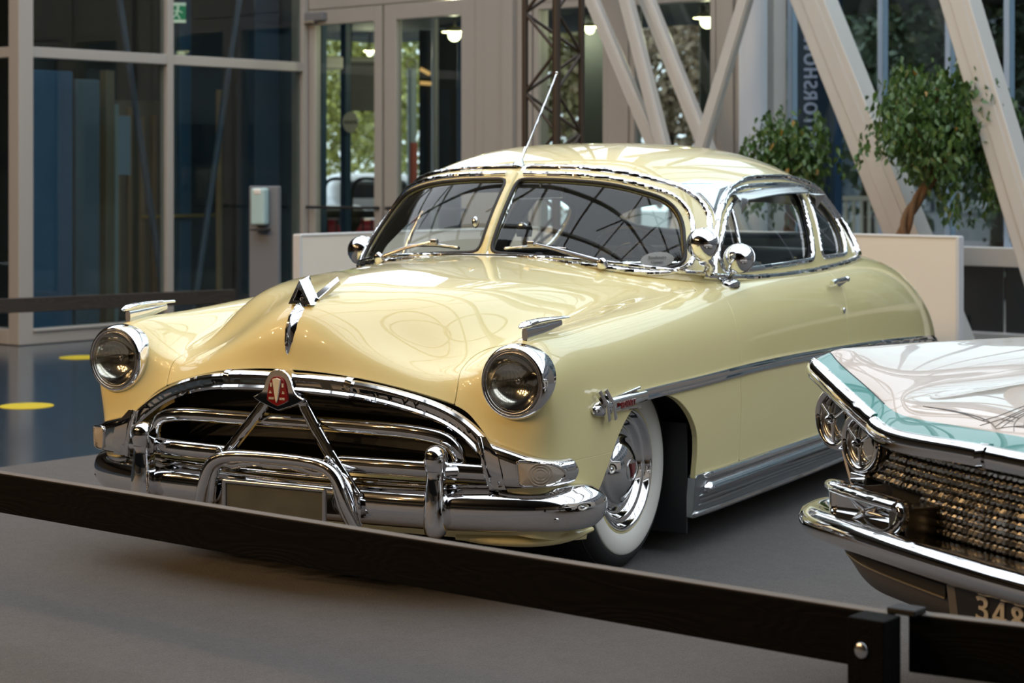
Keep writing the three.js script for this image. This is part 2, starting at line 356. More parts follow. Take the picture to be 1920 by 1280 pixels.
// floors: grey needle-felt carpet, blue polished floor beyond
const nA = makeNoise(96, 11), nB = makeNoise(24, 12), nC = makeNoise(6, 13);
const carpetTex = noiseTex(512, (u, v, x, y) => { const f = 0.55 * nA(u * 2.6, v * 2.6) + 0.45 * rnd(); const l = 0.84 + 0.62 * (f - 0.5) + 0.10 * (nB(u, v) - 0.5) + 0.05 * (nC(u, v) - 0.5); return l; });
const carpetBump = noiseTex(256, (u, v) => 0.6 * nA(u * 1.3, v * 1.3) + 0.4 * rnd());
carpetTex.repeat.set(1 / 0.7, 1 / 0.7); carpetBump.repeat.set(1 / 0.35, 1 / 0.35);
const carpetM = std(lin(0.110, 0.104, 0.103), 0.95, 0, { map: carpetTex, bumpMap: carpetBump, bumpScale: 0.002 });
const flNoise = makeNoise(40, 21); const blueTex = noiseTex(256, (u, v) => 0.84 + 0.16 * flNoise(u, v)); blueTex.repeat.set(0.4, 0.4);
const blueFloorM = phys(lin(0.040, 0.062, 0.088), 0.17, { map: blueTex, clearcoat: 0.3, clearcoatRoughness: 0.12 });
const flat = (poly, y, th) => { const s = new THREE.Shape(poly.map(([a, b]) => new THREE.Vector2(a, -b))); const g = new THREE.ExtrudeGeometry(s, { depth: th, bevelEnabled: false }); g.rotateX(-PI / 2); return g.translate(0, y - th, 0); };
hs('floor', flat([[-12, 0.0], [26, 0.0], [26, 24], [-12, 24]], -0.004, 0.25), blueFloorM);
hs('carpet', flat([[5.40, -0.0], [25.9, 0.0], [25.9, 23.9], [5.40, 23.9]], 0, 0.004), carpetM);
// back wall: doors and windows, drawn from left to right along a
const wallH = 7.0, TOPY = 2.72;
const doors = [[0.12, 0.89, 0.0, 0.985], [1.16, 1.94, 1.015, 2.10]];
const post = (a0, a1, y0, y1, d0, d1) => box(a1 - a0, y1 - y0, d1 - d0, (a0 + a1) / 2, (y0 + y1) / 2, (d0 + d1) / 2, 0.006);
hs('wall_back', merge([post(-0.20, 0.0, 0, wallH, -0.10, 0.04), post(2.11, 2.74, 0, wallH, -0.16, 0.06), post(-0.05, 2.11, 2.87, 3.3, -0.1, 0.05)]), frameM);
hs('trim_1', merge([post(2.22, 2.44, 0, wallH, 0.06, 0.075), post(2.46, 2.58, 0, wallH, 0.06, 0.12)]), frameM);
for (const [i, [g0, g1, f0, f1]] of doors.entries()) {
  const d = hg('door_' + (i + 1)), top = 2.86, gt = 2.725;
  struct('stile', post(f0, g0, 0, top, -0.03, 0.05), frameM, d); struct('stile', post(g1, f1, 0, top, -0.03, 0.05), frameM, d);
  struct('rail', post(g0, g1, gt, top, -0.03, 0.05), frameM, d); struct('rail', post(g0, g1, 0, 0.22, -0.03, 0.05), frameM, d);
  struct('pane', box(g1 - g0, gt - 0.22, 0.012, (g0 + g1) / 2, (gt + 0.22) / 2, 0.01), paneM, d);
  const hx = i ? g0 - 0.06 : g1 + 0.06;
  struct('push_bar', merge([rodBetween([f0 + 0.07, 1.06, 0.10], [f1 - 0.07, 1.06, 0.10], 0.014, 10), rodBetween([hx, 1.06, 0.04], [hx, 1.06, 0.11], 0.016, 10)]), M.dark, d);
  if (!i) { struct('door_closer', box(0.26, 0.075, 0.06, 0.16, 2.80, 0.085, 0.006), std(lin(0.20, 0.20, 0.21), 0.5), d); struct('closer_arm', rodBetween([-0.06, 2.75, 0.1], [0.18, 2.75, 0.12], 0.012, 8), std(lin(0.35, 0.30, 0.22), 0.4), d); }
}
const windowAt = (n, a0, a1, y0, y1, mat = frameM, f = 0.07, opts = {}) => {
  const w = hg('window_' + n);
  struct('frame', merge([post(a0 - f, a0, y0 - f, y1 + f, -0.05, 0.05), post(a1, a1 + f, y0 - f, y1 + f, -0.05, 0.05), post(a0, a1, y1, y1 + f, -0.05, 0.05), post(a0, a1, y0 - f, y0, -0.05, 0.05)]), mat, w);
  struct('pane', box(a1 - a0, y1 - y0, 0.012, (a0 + a1) / 2, (y0 + y1) / 2, 0), paneM, w);
  return w;
};
windowAt(1, 2.80, 3.48, 0.12, 2.72, frameM, 0.05); windowAt(2, 3.80, 4.53, 0.12, 2.70, frameM, 0.05);
hs('wall_panel', merge([post(3.535, 3.745, 0, wallH, -0.10, 0.06), post(4.585, 5.0, 0, wallH, -0.06, 0.05), post(4.66, 4.76, 0, wallH, 0.05, 0.08), post(2.74, 5.0, 2.775, 3.3, -0.1, 0.04)]), frameM);
hs('trim_2', post(5.03, 5.16, 0, wallH, -0.05, 0.12), steelW);
// sloping-beam glass wall further right: sill band, mullions, panes, dark skirting panes below
const seg = [5.2, 5.97, 6.51, 6.96, 7.45, 8.0, 8.6, 9.3, 10.2];
for (let k = 0; k < seg.length - 1; k++) {
  const w = hg('window_' + (3 + k)), a0 = seg[k], a1 = seg[k + 1];
  struct('pane', box(a1 - a0 - 0.05, wallH - 0.90, 0.012, (a0 + a1) / 2, (wallH + 0.90) / 2, -0.02), paneM, w);
  struct('mullion', post(a0 - 0.025, a0 + 0.025, 0.85, wallH, -0.10, -0.03), std(lin(0.36, 0.46, 0.60), 0.4), w);
  struct('skirting_pane', box(a1 - a0 - 0.02, 0.45, 0.012, (a0 + a1) / 2, 0.50, 0.0), phys(lin(0.025, 0.027, 0.03), 0.08, { clearcoat: 1 }), w);
}
hs('trim_3', merge([post(5.17, 10.3, 0.73, 0.86, -0.08, 0.09), post(5.17, 10.3, 0.20, 0.27, -0.05, 0.07), post(5.17, 10.3, 0.0, 0.20, -0.05, 0.02)]), steelW);
hs('wall_right', merge([post(10.2, 10.5, 0, wallH, -0.1, 0.1), post(10.5, 26.0, 0, 2.6, -0.15, 0.05), post(25.8, 26.1, 0, wallH, 0, 24)]), concrete);
hs('wall_front', post(-12, 26, 0, wallH, 24, 24.3), darkWall);
hs('wall_left', merge([post(-12.3, -12, 0, wallH, 3.2, 24), post(-9.2, -9.0, 0, wallH, 0, 3.2)]), darkWall);
// glazed lobby on the left: corner post, mullions, transom, sill
{ const w = hg('window_12'), L = 3.15, f = 0.075;
  const sx = (b0, b1, y0, y1, d0 = -0.05, d1 = 0.05) => box(d1 - d0, y1 - y0, b1 - b0, (d0 + d1) / 2, (y0 + y1) / 2, (b0 + b1) / 2, 0.006);
  struct('corner_post', sx(L - 0.075, L + 0.065, 0, wallH, -0.07, 0.07), frameM, w);
  struct('mullion', sx(1.63, 1.70, 0, wallH), frameM, w);
  struct('mullion', sx(0.06, 0.12, 0, wallH), frameM, w);
  struct('transom', merge([sx(0.12, 1.63, 2.30, 2.385), sx(1.70, L - 0.075, 2.30, 2.385)]), frameM, w);
  struct('sill', merge([sx(0.12, L - 0.07, 0, 0.10, -0.07, 0.07), sx(0.12, L - 0.07, 0.10, 0.12, -0.05, 0.09)]), frameM, w);
  for (const [b0, b1] of [[0.12, 1.63], [1.70, L - 0.075]]) for (const [y0, y1] of [[0.12, 2.30], [2.385, wallH]]) struct('pane', sx(b0, b1, y0, y1, -0.006, 0.006), paneM, w);
  const v = hg('window_13');
  for (const [a0, a1] of [[-1.45, -0.07], [-2.90, -1.52], [-4.4, -2.97]]) {
    for (const [y0, y1] of [[0.12, 2.30], [2.385, wallH]]) struct('pane', box(a1 - a0, y1 - y0, 0.012, (a0 + a1) / 2, (y0 + y1) / 2, L), paneM, v);
    struct('mullion', box(0.07, wallH, 0.1, a0 - 0.035, wallH / 2, L, 0.006), frameM, v); struct('transom', box(a1 - a0, 0.085, 0.1, (a0 + a1) / 2, 2.342, L, 0.006), frameM, v); struct('sill', box(a1 - a0, 0.12, 0.14, (a0 + a1) / 2, 0.06, L, 0.006), frameM, v);
  }
  hs('wall_lobby', merge([box(7.6, wallH, 0.2, -8.2, wallH / 2, L, 0)]), darkWall);
  hs('floor_lobby', flat([[-9, 0.0], [-0.05, 0.0], [-0.05, L - 0.05], [-9, L - 0.05]], 0.0, 0.24), std(lin(0.03, 0.045, 0.065), 0.3));
  hs('ceiling_lobby', flat([[-9, 0.0], [-0.05, 0.0], [-0.05, L - 0.05], [-9, L - 0.05]], 4.2, 0.15), std(lin(0.10, 0.105, 0.11), 0.8));
  hs('wall_lobby_back', box(8.9, wallH, 0.15, -4.5, wallH / 2, -0.08), std(lin(0.045, 0.07, 0.10), 0.7));
}
// roof: dark ceiling over the camera's side, open glass roof with white trusses over the cars
hs('ceiling', merge([flat([[-12, 10.4], [26, 10.4], [26, 24], [-12, 24]], 5.9, 0.2), box(38, 1.2, 0.2, 7, 6.5, 10.4)]), darkWall);
hs('ceiling_rim', merge([post(-12, 26, wallH, wallH + 0.25, -0.2, 0.2), post(-12, -1.0, 6.9, 7.1, 0, 10.4), box(0.25, 0.25, 10.4, 25.9, wallH + 0.1, 5.2)]), steelW);
{ const g = hg('roof_truss'); for (let k = 0; k < 5; k++) { const b = 0.9 + k * 2.1; struct('rafter', beamBetween([-8, 7.0, b], [26, 7.0, b], 0.16, 0.30, [0, 1, 0], 0), steelW, g); }
  for (let k = 0; k < 18; k++) { const a = -8 + k * 2; struct('purlin', beamBetween([a, 7.12, 0], [a, 7.12, 10.4], 0.09, 0.10, [0, 1, 0], 0), steelW, g); }
  for (let k = 0; k < 9; k++) { const a = -7 + k * 4; struct('roof_tie', rodBetween([a, 6.75, 0.2], [a + 2.6, 6.35, 4.4], 0.045, 8), steelW, g); struct('roof_tie', rodBetween([a + 2.6, 6.35, 4.4], [a, 6.75, 8.4], 0.045, 8), steelW, g); } }
// white box-section braces standing in front of the glass wall
const brace = (label, p0, p1, w, d, off) => {
  const t = thing('steel_brace', label, 'beam', hp(p0[0], off, 0), HA);
  const A = [0, p0[1], 0], B = [p1[0] - p0[0], p1[1], 0];
  part('beam', beamBetween(A, B, d, w, [1, 0.2, 0], 0.012), steelW, t);
  part('flange', beamBetween([A[0] + 0.02, A[1], d * 0.5], [B[0] + 0.02, B[1], d * 0.5], 0.02, w * 0.42, [1, 0.2, 0], 0.004), steelW, t);
};
brace('broad white steel brace leaning left behind the big ficus', [7.07, 0.0], [4.61, 5.4], 0.25, 0.20, 0.75);
brace('white steel brace at the far right edge, passing in front of the big ficus crown', [8.03, 0.0], [6.28, 5.4], 0.20, 0.18, 1.15);
brace('thin white brace, leftmost of the fan behind the coupe roof', [4.89, 0.6], [2.63, 4.9], 0.105, 0.07, 0.56);
brace('white brace, second from the left in the fan behind the coupe roof', [4.84, 0.6], [3.50, 4.9], 0.10, 0.08, 0.66);
brace('white brace leaning left into the V foot, third of the fan', [5.25, 0.6], [3.15, 4.9], 0.115, 0.08, 0.45);
brace('white brace leaning right out of the V foot behind the coupe roof', [4.63, 0.6], [6.21, 4.9], 0.10, 0.07, 0.80);
// round white column beside the small ficus
single('round_column', cyl(0.105, 0.105, 5.4, 40), std(lin(0.60, 0.64, 0.70), 0.45), 'round white column left of the small ficus', 'column', hp(5.08, 0.28, 2.7));
// light rail and lamps: rows of warm halogen spots over the camera's side of the hall
const bulbM = new THREE.MeshStandardMaterial({ color: 0x000000, emissive: lin(1, 0.72, 0.40), emissiveIntensity: 25 });
const canM = std(lin(0.03, 0.03, 0.03), 0.5);
const LAMPS = [[7.4, 14.0], [5.8, 14.3], [4.0, 13.8], [2.2, 14.4], [8.6, 15.2], [5.0, 16.2], [6.8, 16.6], [0.4, 14.8], [-1.4, 13.8], [3.0, 16.0]];
for (const [a, b, r, lab] of [[4.8, 12.6, 0.1, 'long warm lamp panel under the dark ceiling, over the coupe bonnet'], [1.6, 12.9, -0.2, 'long warm lamp panel under the dark ceiling, nearer the lobby']]) {
  const p = hp(a, b, 5.15), t = thing('lamp_panel', lab, 'lamp', p, HA + r); part('diffuser', box(1.5, 0.02, 0.28, 0, -0.01, 0, 0.004), new THREE.MeshStandardMaterial({ color: 0x000000, emissive: lin(1, 0.74, 0.42), emissiveIntensity: 9 }), t); part('tray', box(1.56, 0.08, 0.34, 0, 0.045, 0, 0.01), canM, t); for (const x of [-0.6, 0.6]) part('hanger', rodBetween([x, 0.08, 0], [x, 0.56, 0], 0.008, 8), canM, t);
  const l = new THREE.RectAreaLight(new THREE.Color(1, 0.70, 0.38), 9, 1.5, 0.28); l.position.set(p[0], p[1] - 0.03, p[2]); l.rotation.set(-PI / 2, 0, HA + r); scene.add(l);
}
LAMPS.forEach(([a, b], i) => {
  const p = hp(a, b, 5.35), t = thing('ceiling_spot', 'small warm halogen ceiling spot under the dark ceiling behind the camera', 'lamp', p, 0, 'warm ceiling spots');
  part('bulb', new THREE.SphereGeometry(0.055, 16, 12), bulbM, t); part('can', lathe([[0.04, 0.20], [0.07, 0.18], [0.075, 0.02], [0.07, 0.02]], 20), canM, t); part('stem', rodBetween([0, 0.18, 0], [0, 0.40, 0], 0.012, 8), canM, t);
  const l = new THREE.PointLight(new THREE.Color(1, 0.63, 0.29), 26, 0, 2); l.position.set(...p); l.castShadow = true; l.shadow.radius = 2.5; scene.add(l);
});
// ================================================================= the cream coupe
const font = await new FontLoader().loadAsync('fonts/droid/droid_sans_bold.typeface.json');
const fontSerif = await new FontLoader().loadAsync('fonts/droid/droid_serif_bold.typeface.json');
const textGeo = (s, size, depth, f = font) => { const g = new TextGeometry(s, { font: f, size, depth, curveSegments: 3, bevelEnabled: false }); g.computeBoundingBox(); const b = g.boundingBox; return g.translate(-(b.min.x + b.max.x) / 2, -(b.min.y + b.max.y) / 2, 0); };
const TH = 29.08 * PI / 180;
const car = thing('coupe', 'pale cream 1950s two-door coupe with whitewall tyres and a heavy chrome grille', 'car', [-0.3104, 0, -7.147], -TH);
const rng = (a, b, n) => Array.from({ length: n + 1 }, (_, i) => a + (b - a) * i / n);
const P0 = V();
const onBody = (u, v, off = 0) => { const p = V(), a = V(), b = V(); bodyS(u, v, p); bodyS(u + 1e-3, v, a); bodyS(u - 1e-3, v, b); const du = a.clone().sub(b); bodyS(u, v + 1e-3, a); bodyS(u, v - 1e-3, b); const n = du.clone().cross(a.clone().sub(b)).normalize(); return { p: p.addScaledVector(n, off), n }; };
const onCab = (t, s, off = 0) => { const p = V(), a = V(), b = V(); cabS(t, s, p); cabS(t + 1e-3, s, a); cabS(t - 1e-3, s, b); const dt = a.clone().sub(b); cabS(t, s + 1e-3, a); cabS(t, s - 1e-3, b); const n = a.clone().sub(b).cross(dt).normalize(); return { p: p.addScaledVector(n, off), n }; };
const bodyPath = (uv, n, off = 0) => { const c = curve(uv.map(([u, v]) => [u, v, 0]), n).map((q) => onBody(q.x, q.y, off)); return { P: c.map((q) => q.p), N: c.map((q) => q.n) }; };
const cabPath = (ts, n, off = 0, closed = false) => { const c = curve(ts.map(([t, s]) => [t * 3, s, 0]), n, closed).map((q) => onCab(q.x / 3, q.y, off)); return { P: c.map((q) => q.p), N: c.map((q) => q.n) }; };

// ---- cutting lines
const seamV = spline([0, 8.42, 9, 9.5, 10, 10.6, 11.1, 11.7, 12.7, 13.8, 15.2], [5.4, 5.47, 5.3, 5.05, 4.8, 4.4, 3.9, 3.68, 3.8, 3.88, 3.92]);
const doorF = spline([0.0, 0.28, 0.63, 0.70, 0.80, 0.886, 0.932, 0.97, 1.05], [-0.70, -0.70, -0.685, -0.68, -0.69, -0.715, -0.745, -0.84, -1.0]);
const doorR = spline([0.0, 0.28, 0.65, 0.76, 0.85, 0.93, 1.05], [-1.90, -1.90, -1.90, -1.912, -1.945, -1.955, -1.96]);
const wheelHole = inside2(smoothPoly([[0.52, 0.05], [0.515, 0.20], [0.486, 0.318], [0.448, 0.356], [0.381, 0.449], [0.330, 0.512], [0.235, 0.580], [0.09, 0.612], [-0.05, 0.602], [-0.145, 0.570], [-0.236, 0.510], [-0.290, 0.445], [-0.304, 0.38], [-0.299, 0.25], [-0.297, 0.05], [0.1, -0.05]], 160));
const foot = inside2((() => { const o = []; for (let s = 0; s < 22; s += 0.25) { cabS(-0.02, s, P0); o.push([P0.x, P0.z]); } return o; })());
const G = 0.0030;                                                // half a panel gap
// body patch: fine across the whole width, longest panels reuse it
const bodyM = gridPatch(bodyS, [...rng(0, 7.4, 90), ...rng(7.45, 15, 190)], rng(-10, 10, 240), true);
const du = 0.05; const vScale = (u, v) => { const a = onBody(clamp(u, 0, 15), v - du).p, b = onBody(clamp(u, 0, 15), v + du).p; return a.distanceTo(b) / (2 * du); };
const vsc = new Map(); const vs = (u, v) => { const k = Math.round(u * 4) * 64 + Math.round(abs(v) * 2); if (!vsc.has(k)) vsc.set(k, vScale(Math.round(u * 4) / 4, Math.round(abs(v) * 2) / 2)); return vsc.get(k); };
const hoodSide = (p, U) => (seamV(U[0]) - abs(U[1])) * vs(U[0], seamV(U[0]));
const hoodRear = (p) => ((p[2] + 0.70) - 0.967 * (abs(p[0]) - 0.70)) / 1.39;
const outsideCab = (p) => -foot(p[0], p[2]) + 0.012;
const above = clip(bodyM, outsideCab);
const lampHole = (p) => hypot(abs(p[0]) - 0.803, p[1] - 0.717) - 0.100;
const inHood = (p, U) => min(hoodSide(p, U), hoodRear(p) );
const hood = clip(clip(above, (p, U) => U[0] - 7.5), (p, U) => min(inHood(p, U) - G, 14.985 - U[0]));
part('hood', panel(hood, 0.022), M.cream, car);
for (const s of [1, -1]) {
  const side = clip(above, (p, U) => s * U[1]);
  const noHole = clip(side, (p, U) => (p[2] > -1 && abs(U[1]) > 5 ? -wheelHole(p[2], p[1]) : 0.05));
  const fore = clip(clip(noHole, (p, U) => (p[2] > -1.3 && p[2] < 1.3 && U[0] > 6 ? min(p[2] - doorF(p[1]) - G, 1) : -1)), (p, U) => -inHood(p, U) - G);
  const splash = (p) => (0.4585 + 0.01 * (p[2] - 0.5) - p[1]);    // the low seam in front of the wheel
  const fender = clip(clip(fore, (p) => (p[2] > 0.05 ? -splash(p) - G * 0.6 : 1)), (p) => (p[2] > 0.6 ? lampHole(p) : 0.1));
  part('front_fender', panel(fender, 0.02), M.cream, car);
  const ext = clip(clip(fore, (p) => p[2] - 0.06), (p) => splash(p) - G * 0.6);
  part('fender_apron', panel(ext, 0.02), M.cream, car);
  const door = clip(clip(side, (p, U) => abs(U[1]) - 4.4), (p) => min(doorF(p[1]) - p[2], p[2] - doorR(p[1]), p[1] - 0.285) - G);
  part('door', panel(door, 0.02), M.cream, car);
  const sill = clip(clip(clip(side, (p, U) => abs(U[1]) - 6), (p) => min(0.285 - p[1], -0.2975 - p[2], p[2] + 2.72)), (p) => 1);
  part('rocker_panel', panel(sill, 0.03, { offset: 0.003 }), M.ribbed, car);
  const quarter = clip(clip(side, (p) => doorR(p[1]) - p[2] - G), (p, U) => max(abs(U[1]) - 3.6, 0.02) > 0.02 || p[2] > -3.2 ? (p[2] > -2.72 ? p[1] - 0.285 : 1) : -0.5);
  part('rear_quarter', panel(quarter, 0.02), M.cream, car);
}
part('trunk_lid', panel(clip(clip(above, (p, U) => 3.6 - abs(U[1])), (p) => -3.2 - p[2]), 0.02), M.cream, car);

// ---- cabin shell: roof, pillars and the openings cut in it
const wsPoly = roundPoly([[0.024, 1.352, 0.01], [0.25, 1.348, 0.3], [0.45, 1.328, 0.3], [0.615, 1.275, 0.16], [0.682, 1.195, 0.10], [0.742, 1.022, 0.05], [0.66, 1.008, 0.12], [0.45, 1.040, 0.4], [0.25, 1.057, 0.4], [0.024, 1.066, 0.01]], 8);
const wsIn = inside2(wsPoly);
const doorWin = roundPoly([[-0.865, 1.06, 0.05], [-0.868, 0.992, 0.05], [-0.99, 0.987, 0.05], [-1.80, 0.997, 0.05], [-1.862, 1.000, 0.035], [-1.998, 1.302, 0.05], [-1.90, 1.302, 0.08], [-1.47, 1.299, 0.3], [-1.25, 1.278, 0.2], [-1.075, 1.212, 0.25], [-0.955, 1.12, 0.2]], 8);
const quarterWin = roundPoly([[-1.975, 1.002, 0.02], [-2.11, 1.300, 0.03], [-2.30, 1.270, 0.2], [-2.47, 1.205, 0.2], [-2.475, 1.10, 0.2], [-2.40, 1.000, 0.06], [-2.30, 1.002, 0.05]], 8);
const rearWin = roundPoly([[0, 1.255, 0], [0.30, 1.252, 0.2], [0.50, 1.215, 0.2], [0.60, 1.155, 0.06], [0.52, 1.095, 0.2], [0.30, 1.068, 0.3], [0, 1.062, 0], [-0.30, 1.068, 0.3], [-0.52, 1.095, 0.2], [-0.60, 1.155, 0.06], [-0.50, 1.215, 0.2], [-0.30, 1.252, 0.2]], 8);
const dIn = inside2(doorWin), qIn = inside2(quarterWin), rIn = inside2(rearWin);
const cabM = gridPatch(cabS, [...rng(-0.08, 1, 46), ...rng(1.03, 1.999, 34)], rng(0, 22, 330));
const wsAt = (p) => (p[2] > -1.05 && p[1] < 1.42 ? wsIn(abs(p[0]), p[1]) : -1);
const sideAt = (f) => (p) => (abs(p[0]) > 0.52 && p[2] < -0.78 && p[1] < 1.34 ? f(p[2], p[1]) : -1);
const doorAt = sideAt(dIn), quarterAt = sideAt(qIn), rearAt = (p) => (p[2] < -2.45 && abs(p[0]) < 0.66 ? rIn(p[0], p[1]) : -1);
const sidePatch = clip(cabM, (p, U) => (U[0] < 1.3 ? 1 : -1));
let shell = clip(cabM, (p) => -wsAt(p) + 0);
shell = clip(shell, (p) => -doorAt(p)); shell = clip(shell, (p) => -quarterAt(p)); shell = clip(shell, (p) => -rearAt(p));
part('roof', panel(shell, 0.018), M.cream, car);
part('headliner', panel(shell, 0, { offset: -0.03 }), M.lining, car);
// glass and the mouldings that follow each opening
const round = (h, w, k = 10) => Array.from({ length: k }, (_, i) => [h * sin(2 * PI * i / k), w * cos(2 * PI * i / k)]);
const dome = (h, w) => [[-h * 0.6, -w], ...rng(-1, 1, 12).map((t) => [h * sqrt(1 - 0.97 * t * t), w * t * (1 - 0.03 * t * t)]), [-h * 0.6, w]];
const moulding = (name, M0, loop, profile, mat, off = 0, parent = car, step = 0.012) => { const { P, N } = evenLoop(M0, loop, step); return part(name, sweep(P.map((p, i) => p.clone().addScaledVector(N[i], off)), profile, { normals: N, closed: true, crease: 1.1 }), mat, parent); };
const big = (M0) => loopsOf(M0).sort((a, b) => b.length - a.length)[0];
for (const s of [1, -1]) {
  const half = (p) => s * p[0];
  const g1 = clip(clip(clip(cabM, half), (p) => wsAt(p) + 0.004), (p, U) => 1.2 - U[0]);
  part('windshield_pane', panel(g1, 0, { offset: -0.010 }), M.glass, car);
  const g0 = clip(clip(cabM, half), (p) => wsAt(p));
  moulding('windshield_gasket', g0, big(g0), round(0.008, 0.008), M.rubber, -0.004);
  const g2 = clip(clip(cabM, half), (p) => (p[2] > -1.05 && abs(p[0]) > 0.0 && p[1] < 1.43 ? wsIn(max(abs(p[0]), 0.024), p[1]) + 0.017 : -1));
  const loop = big(g2);                                           // leave out the side along the centre bar
  const k0 = loop.findIndex((i, q) => abs(g2.P[i][0]) > 0.03 && abs(g2.P[loop[(q + loop.length - 1) % loop.length]][0]) <= 0.03);
  const seq = [...loop.slice(k0), ...loop.slice(0, k0)].filter((i) => abs(g2.P[i][0]) > 0.036);
  const e = evenLoop(g2, seq, 0.012, false);
  part('windshield_trim', sweep(e.P, dome(0.013, 0.012), { normals: e.N, crease: 1.1 }), M.chrome, car);
  const g3 = clip(clip(cabM, half), (p) => (p[2] > -1.05 && p[1] < 1.45 ? wsIn(max(abs(p[0]), 0.024), p[1]) + 0.044 : -1));
  const l3 = big(g3), k3 = l3.findIndex((i, q) => abs(g3.P[i][0]) > 0.012 && abs(g3.P[l3[(q + l3.length - 1) % l3.length]][0]) <= 0.012);
  const s3 = [...l3.slice(k3), ...l3.slice(0, k3)].filter((i) => g3.P[i][1] > 1.02 && abs(g3.P[i][0]) > 0.004);
  const order = abs(g3.P[s3[0]][0]) < 0.2 ? s3 : s3;
  const e3 = evenLoop(g3, order, 0.012, false);
  part('header_trim', sweep(e3.P, dome(0.014, 0.015), { normals: e3.N, crease: 1.1 }), M.chrome, car);
  const cover = clip(clip(clip(cabM, half), (p) => (p[2] > -1.3 && p[1] < 1.45 ? -wsIn(max(abs(p[0]), 0.024), p[1]) - 0.05 : -1)), (p, U) => { const ss = U[1] > 11 ? 22 - U[1] : U[1]; return min(ss - 2.7, (railS(U[0]) - ss)) * 0.12 + (U[0] > 0.995 ? -(U[0] - 0.995) * 2 : 0); });
  { part('pillar_cover', panel(mainPiece(cover), 0.004, { offset: 0.004 }), M.chrome, car); }
  const w1 = clip(clip(clip(cabM, half), (p) => doorAt(p) + 0.004), (p, U) => 1.2 - U[0]);
  part('door_glass', panel(w1, 0, { offset: -0.022 }), M.glass, car);
  const w0 = clip(clip(cabM, half), (p) => doorAt(p) );
  moulding('door_window_frame', w0, big(w0), dome(0.010, 0.012), M.chrome, -0.002);
  moulding('door_window_seal', w0, big(w0), round(0.008, 0.008), M.rubber, -0.020);
  const q1 = clip(clip(clip(cabM, half), (p) => quarterAt(p) + 0.004), (p, U) => 1.2 - U[0]);
  part('quarter_glass', panel(q1, 0, { offset: -0.022 }), M.glass, car);
  const q0 = clip(clip(cabM, half), quarterAt);
  moulding('quarter_window_frame', q0, big(q0), dome(0.009, 0.010), M.chrome, -0.002);
  moulding('quarter_window_seal', q0, big(q0), round(0.012, 0.014), M.rubber, -0.026);
  // vent window post and latch
  const vp = [[-1.175, 1.262], [-1.16, 1.22], [-1.11, 1.08], [-1.085, 0.99]].map(([z, y]) => { let b = null; for (let q = 0; q < 200; q++) { const t = q / 199; for (const ss of [4.3, 4.5, 4.7, 4.9, 5.1]) { cabS(t, ss, P0); const d = hypot(P0.y - y, P0.z - z); if (!b || d < b.d) b = { d, p: P0.clone() }; } } return [s * (b.p.x - 0.016), y, z]; });
  part('vent_window_post', rope(vp, 0.009, 20, 8), M.satin, car);
  // rain visor over the door glass
  const vis = [], vn = 40;
  for (let i = 0; i <= vn; i++) {
    const z = mix(-1.19, -2.03, i / vn), y = 1.288 + 0.026 * sin(clamp((i / vn) * 2.2, 0, PI / 2));
    let b = null; for (let q = 0; q < 60; q++) { const ss = mix(4.2, 8, q / 59); cabS(clamp((y - 0.96) / 0.372, 0, 1), ss, P0); const d = abs(P0.z - z); if (!b || d < b.d) b = { d, x: P0.x }; }
    const f = mix(0.75, 1, sstep(0, 0.16, i / vn)) * (1 - 0.35 * sstep(0.93, 1, i / vn)), e = i < 1 ? 1.3 : 1;
    vis.push([[b.x + 0.003, y, z], [b.x + 0.034 * f, y - 0.006, z], [b.x + 0.064 * f, y - 0.024 * e, z], [b.x + 0.064 * f, y - (0.031 + (i < 3 ? 0.018 * (3 - i) : 0) + (i > vn - 2 ? 0.02 * (i - vn + 2) : 0)) , z]]);
  }
  const vg = []; { const pos = [], idx = []; vis.forEach((r) => r.forEach((p) => pos.push(s * p[0], p[1], p[2]))); for (let i = 0; i < vn; i++) for (let j = 0; j < 3; j++) { const a = i * 4 + j; idx.push(a, a + 1, a + 4, a + 1, a + 5, a + 4); } const g = new THREE.BufferGeometry(); g.setAttribute('position', new THREE.Float32BufferAttribute(pos, 3)); g.setIndex(idx); g.computeVertexNormals(); vg.push(g); }
  part('rain_visor', vg[0], M.satin, car);
  const qv = [[-2.075, 1.285], [-2.13, 1.288], [-2.19, 1.280]].map(([z, y], i) => { let b = null; for (let q = 0; q < 60; q++) { const ss = mix(6, 8.6, q / 59); cabS(clamp((y - 0.96) / 0.372, 0, 1), ss, P0); const d = abs(P0.z - z); if (!b || d < b.d) b = { d, x: P0.x }; } return [b.x, y, z]; });
  { const [A, B, C] = qv, pos = [], o = 0.075, pts = [[A[0], A[1], A[2]], [A[0] + o * 0.6, A[1] - 0.01, A[2] - 0.005], [A[0] + o * 0.6, A[1] - 0.075, A[2] - 0.01], [C[0], C[1], C[2]], [B[0] + o, B[1] - 0.012, B[2] - 0.02]]; for (const t of [[0, 1, 4], [0, 4, 3], [1, 2, 4]]) for (const k of t) pos.push(s * pts[k][0], pts[k][1], pts[k][2]); const g = new THREE.BufferGeometry(); g.setAttribute('position', new THREE.Float32BufferAttribute(pos, 3)); g.computeVertexNormals(); part('quarter_visor', g, M.satin, car); }
  // drip rail from the pillar foot over the side windows to the rear deck
  const sg = s > 0 ? (q) => q : (q) => [q[0], 22 - q[1]];
  const rail = [[0.007, 3.96], [0.29, 4.03], [0.60, 4.21], [0.80, 4.456], [0.94, 4.80], [1.0, 5.3], [1.018, 5.95], [1.025, 6.9], [1.02, 7.55], [0.99, 8.25], [0.86, 8.72], [0.60, 8.88], [0.30, 8.75], [0.06, 8.60]];
  const rp = cabPath(rail.map(sg), 120, 0.002);
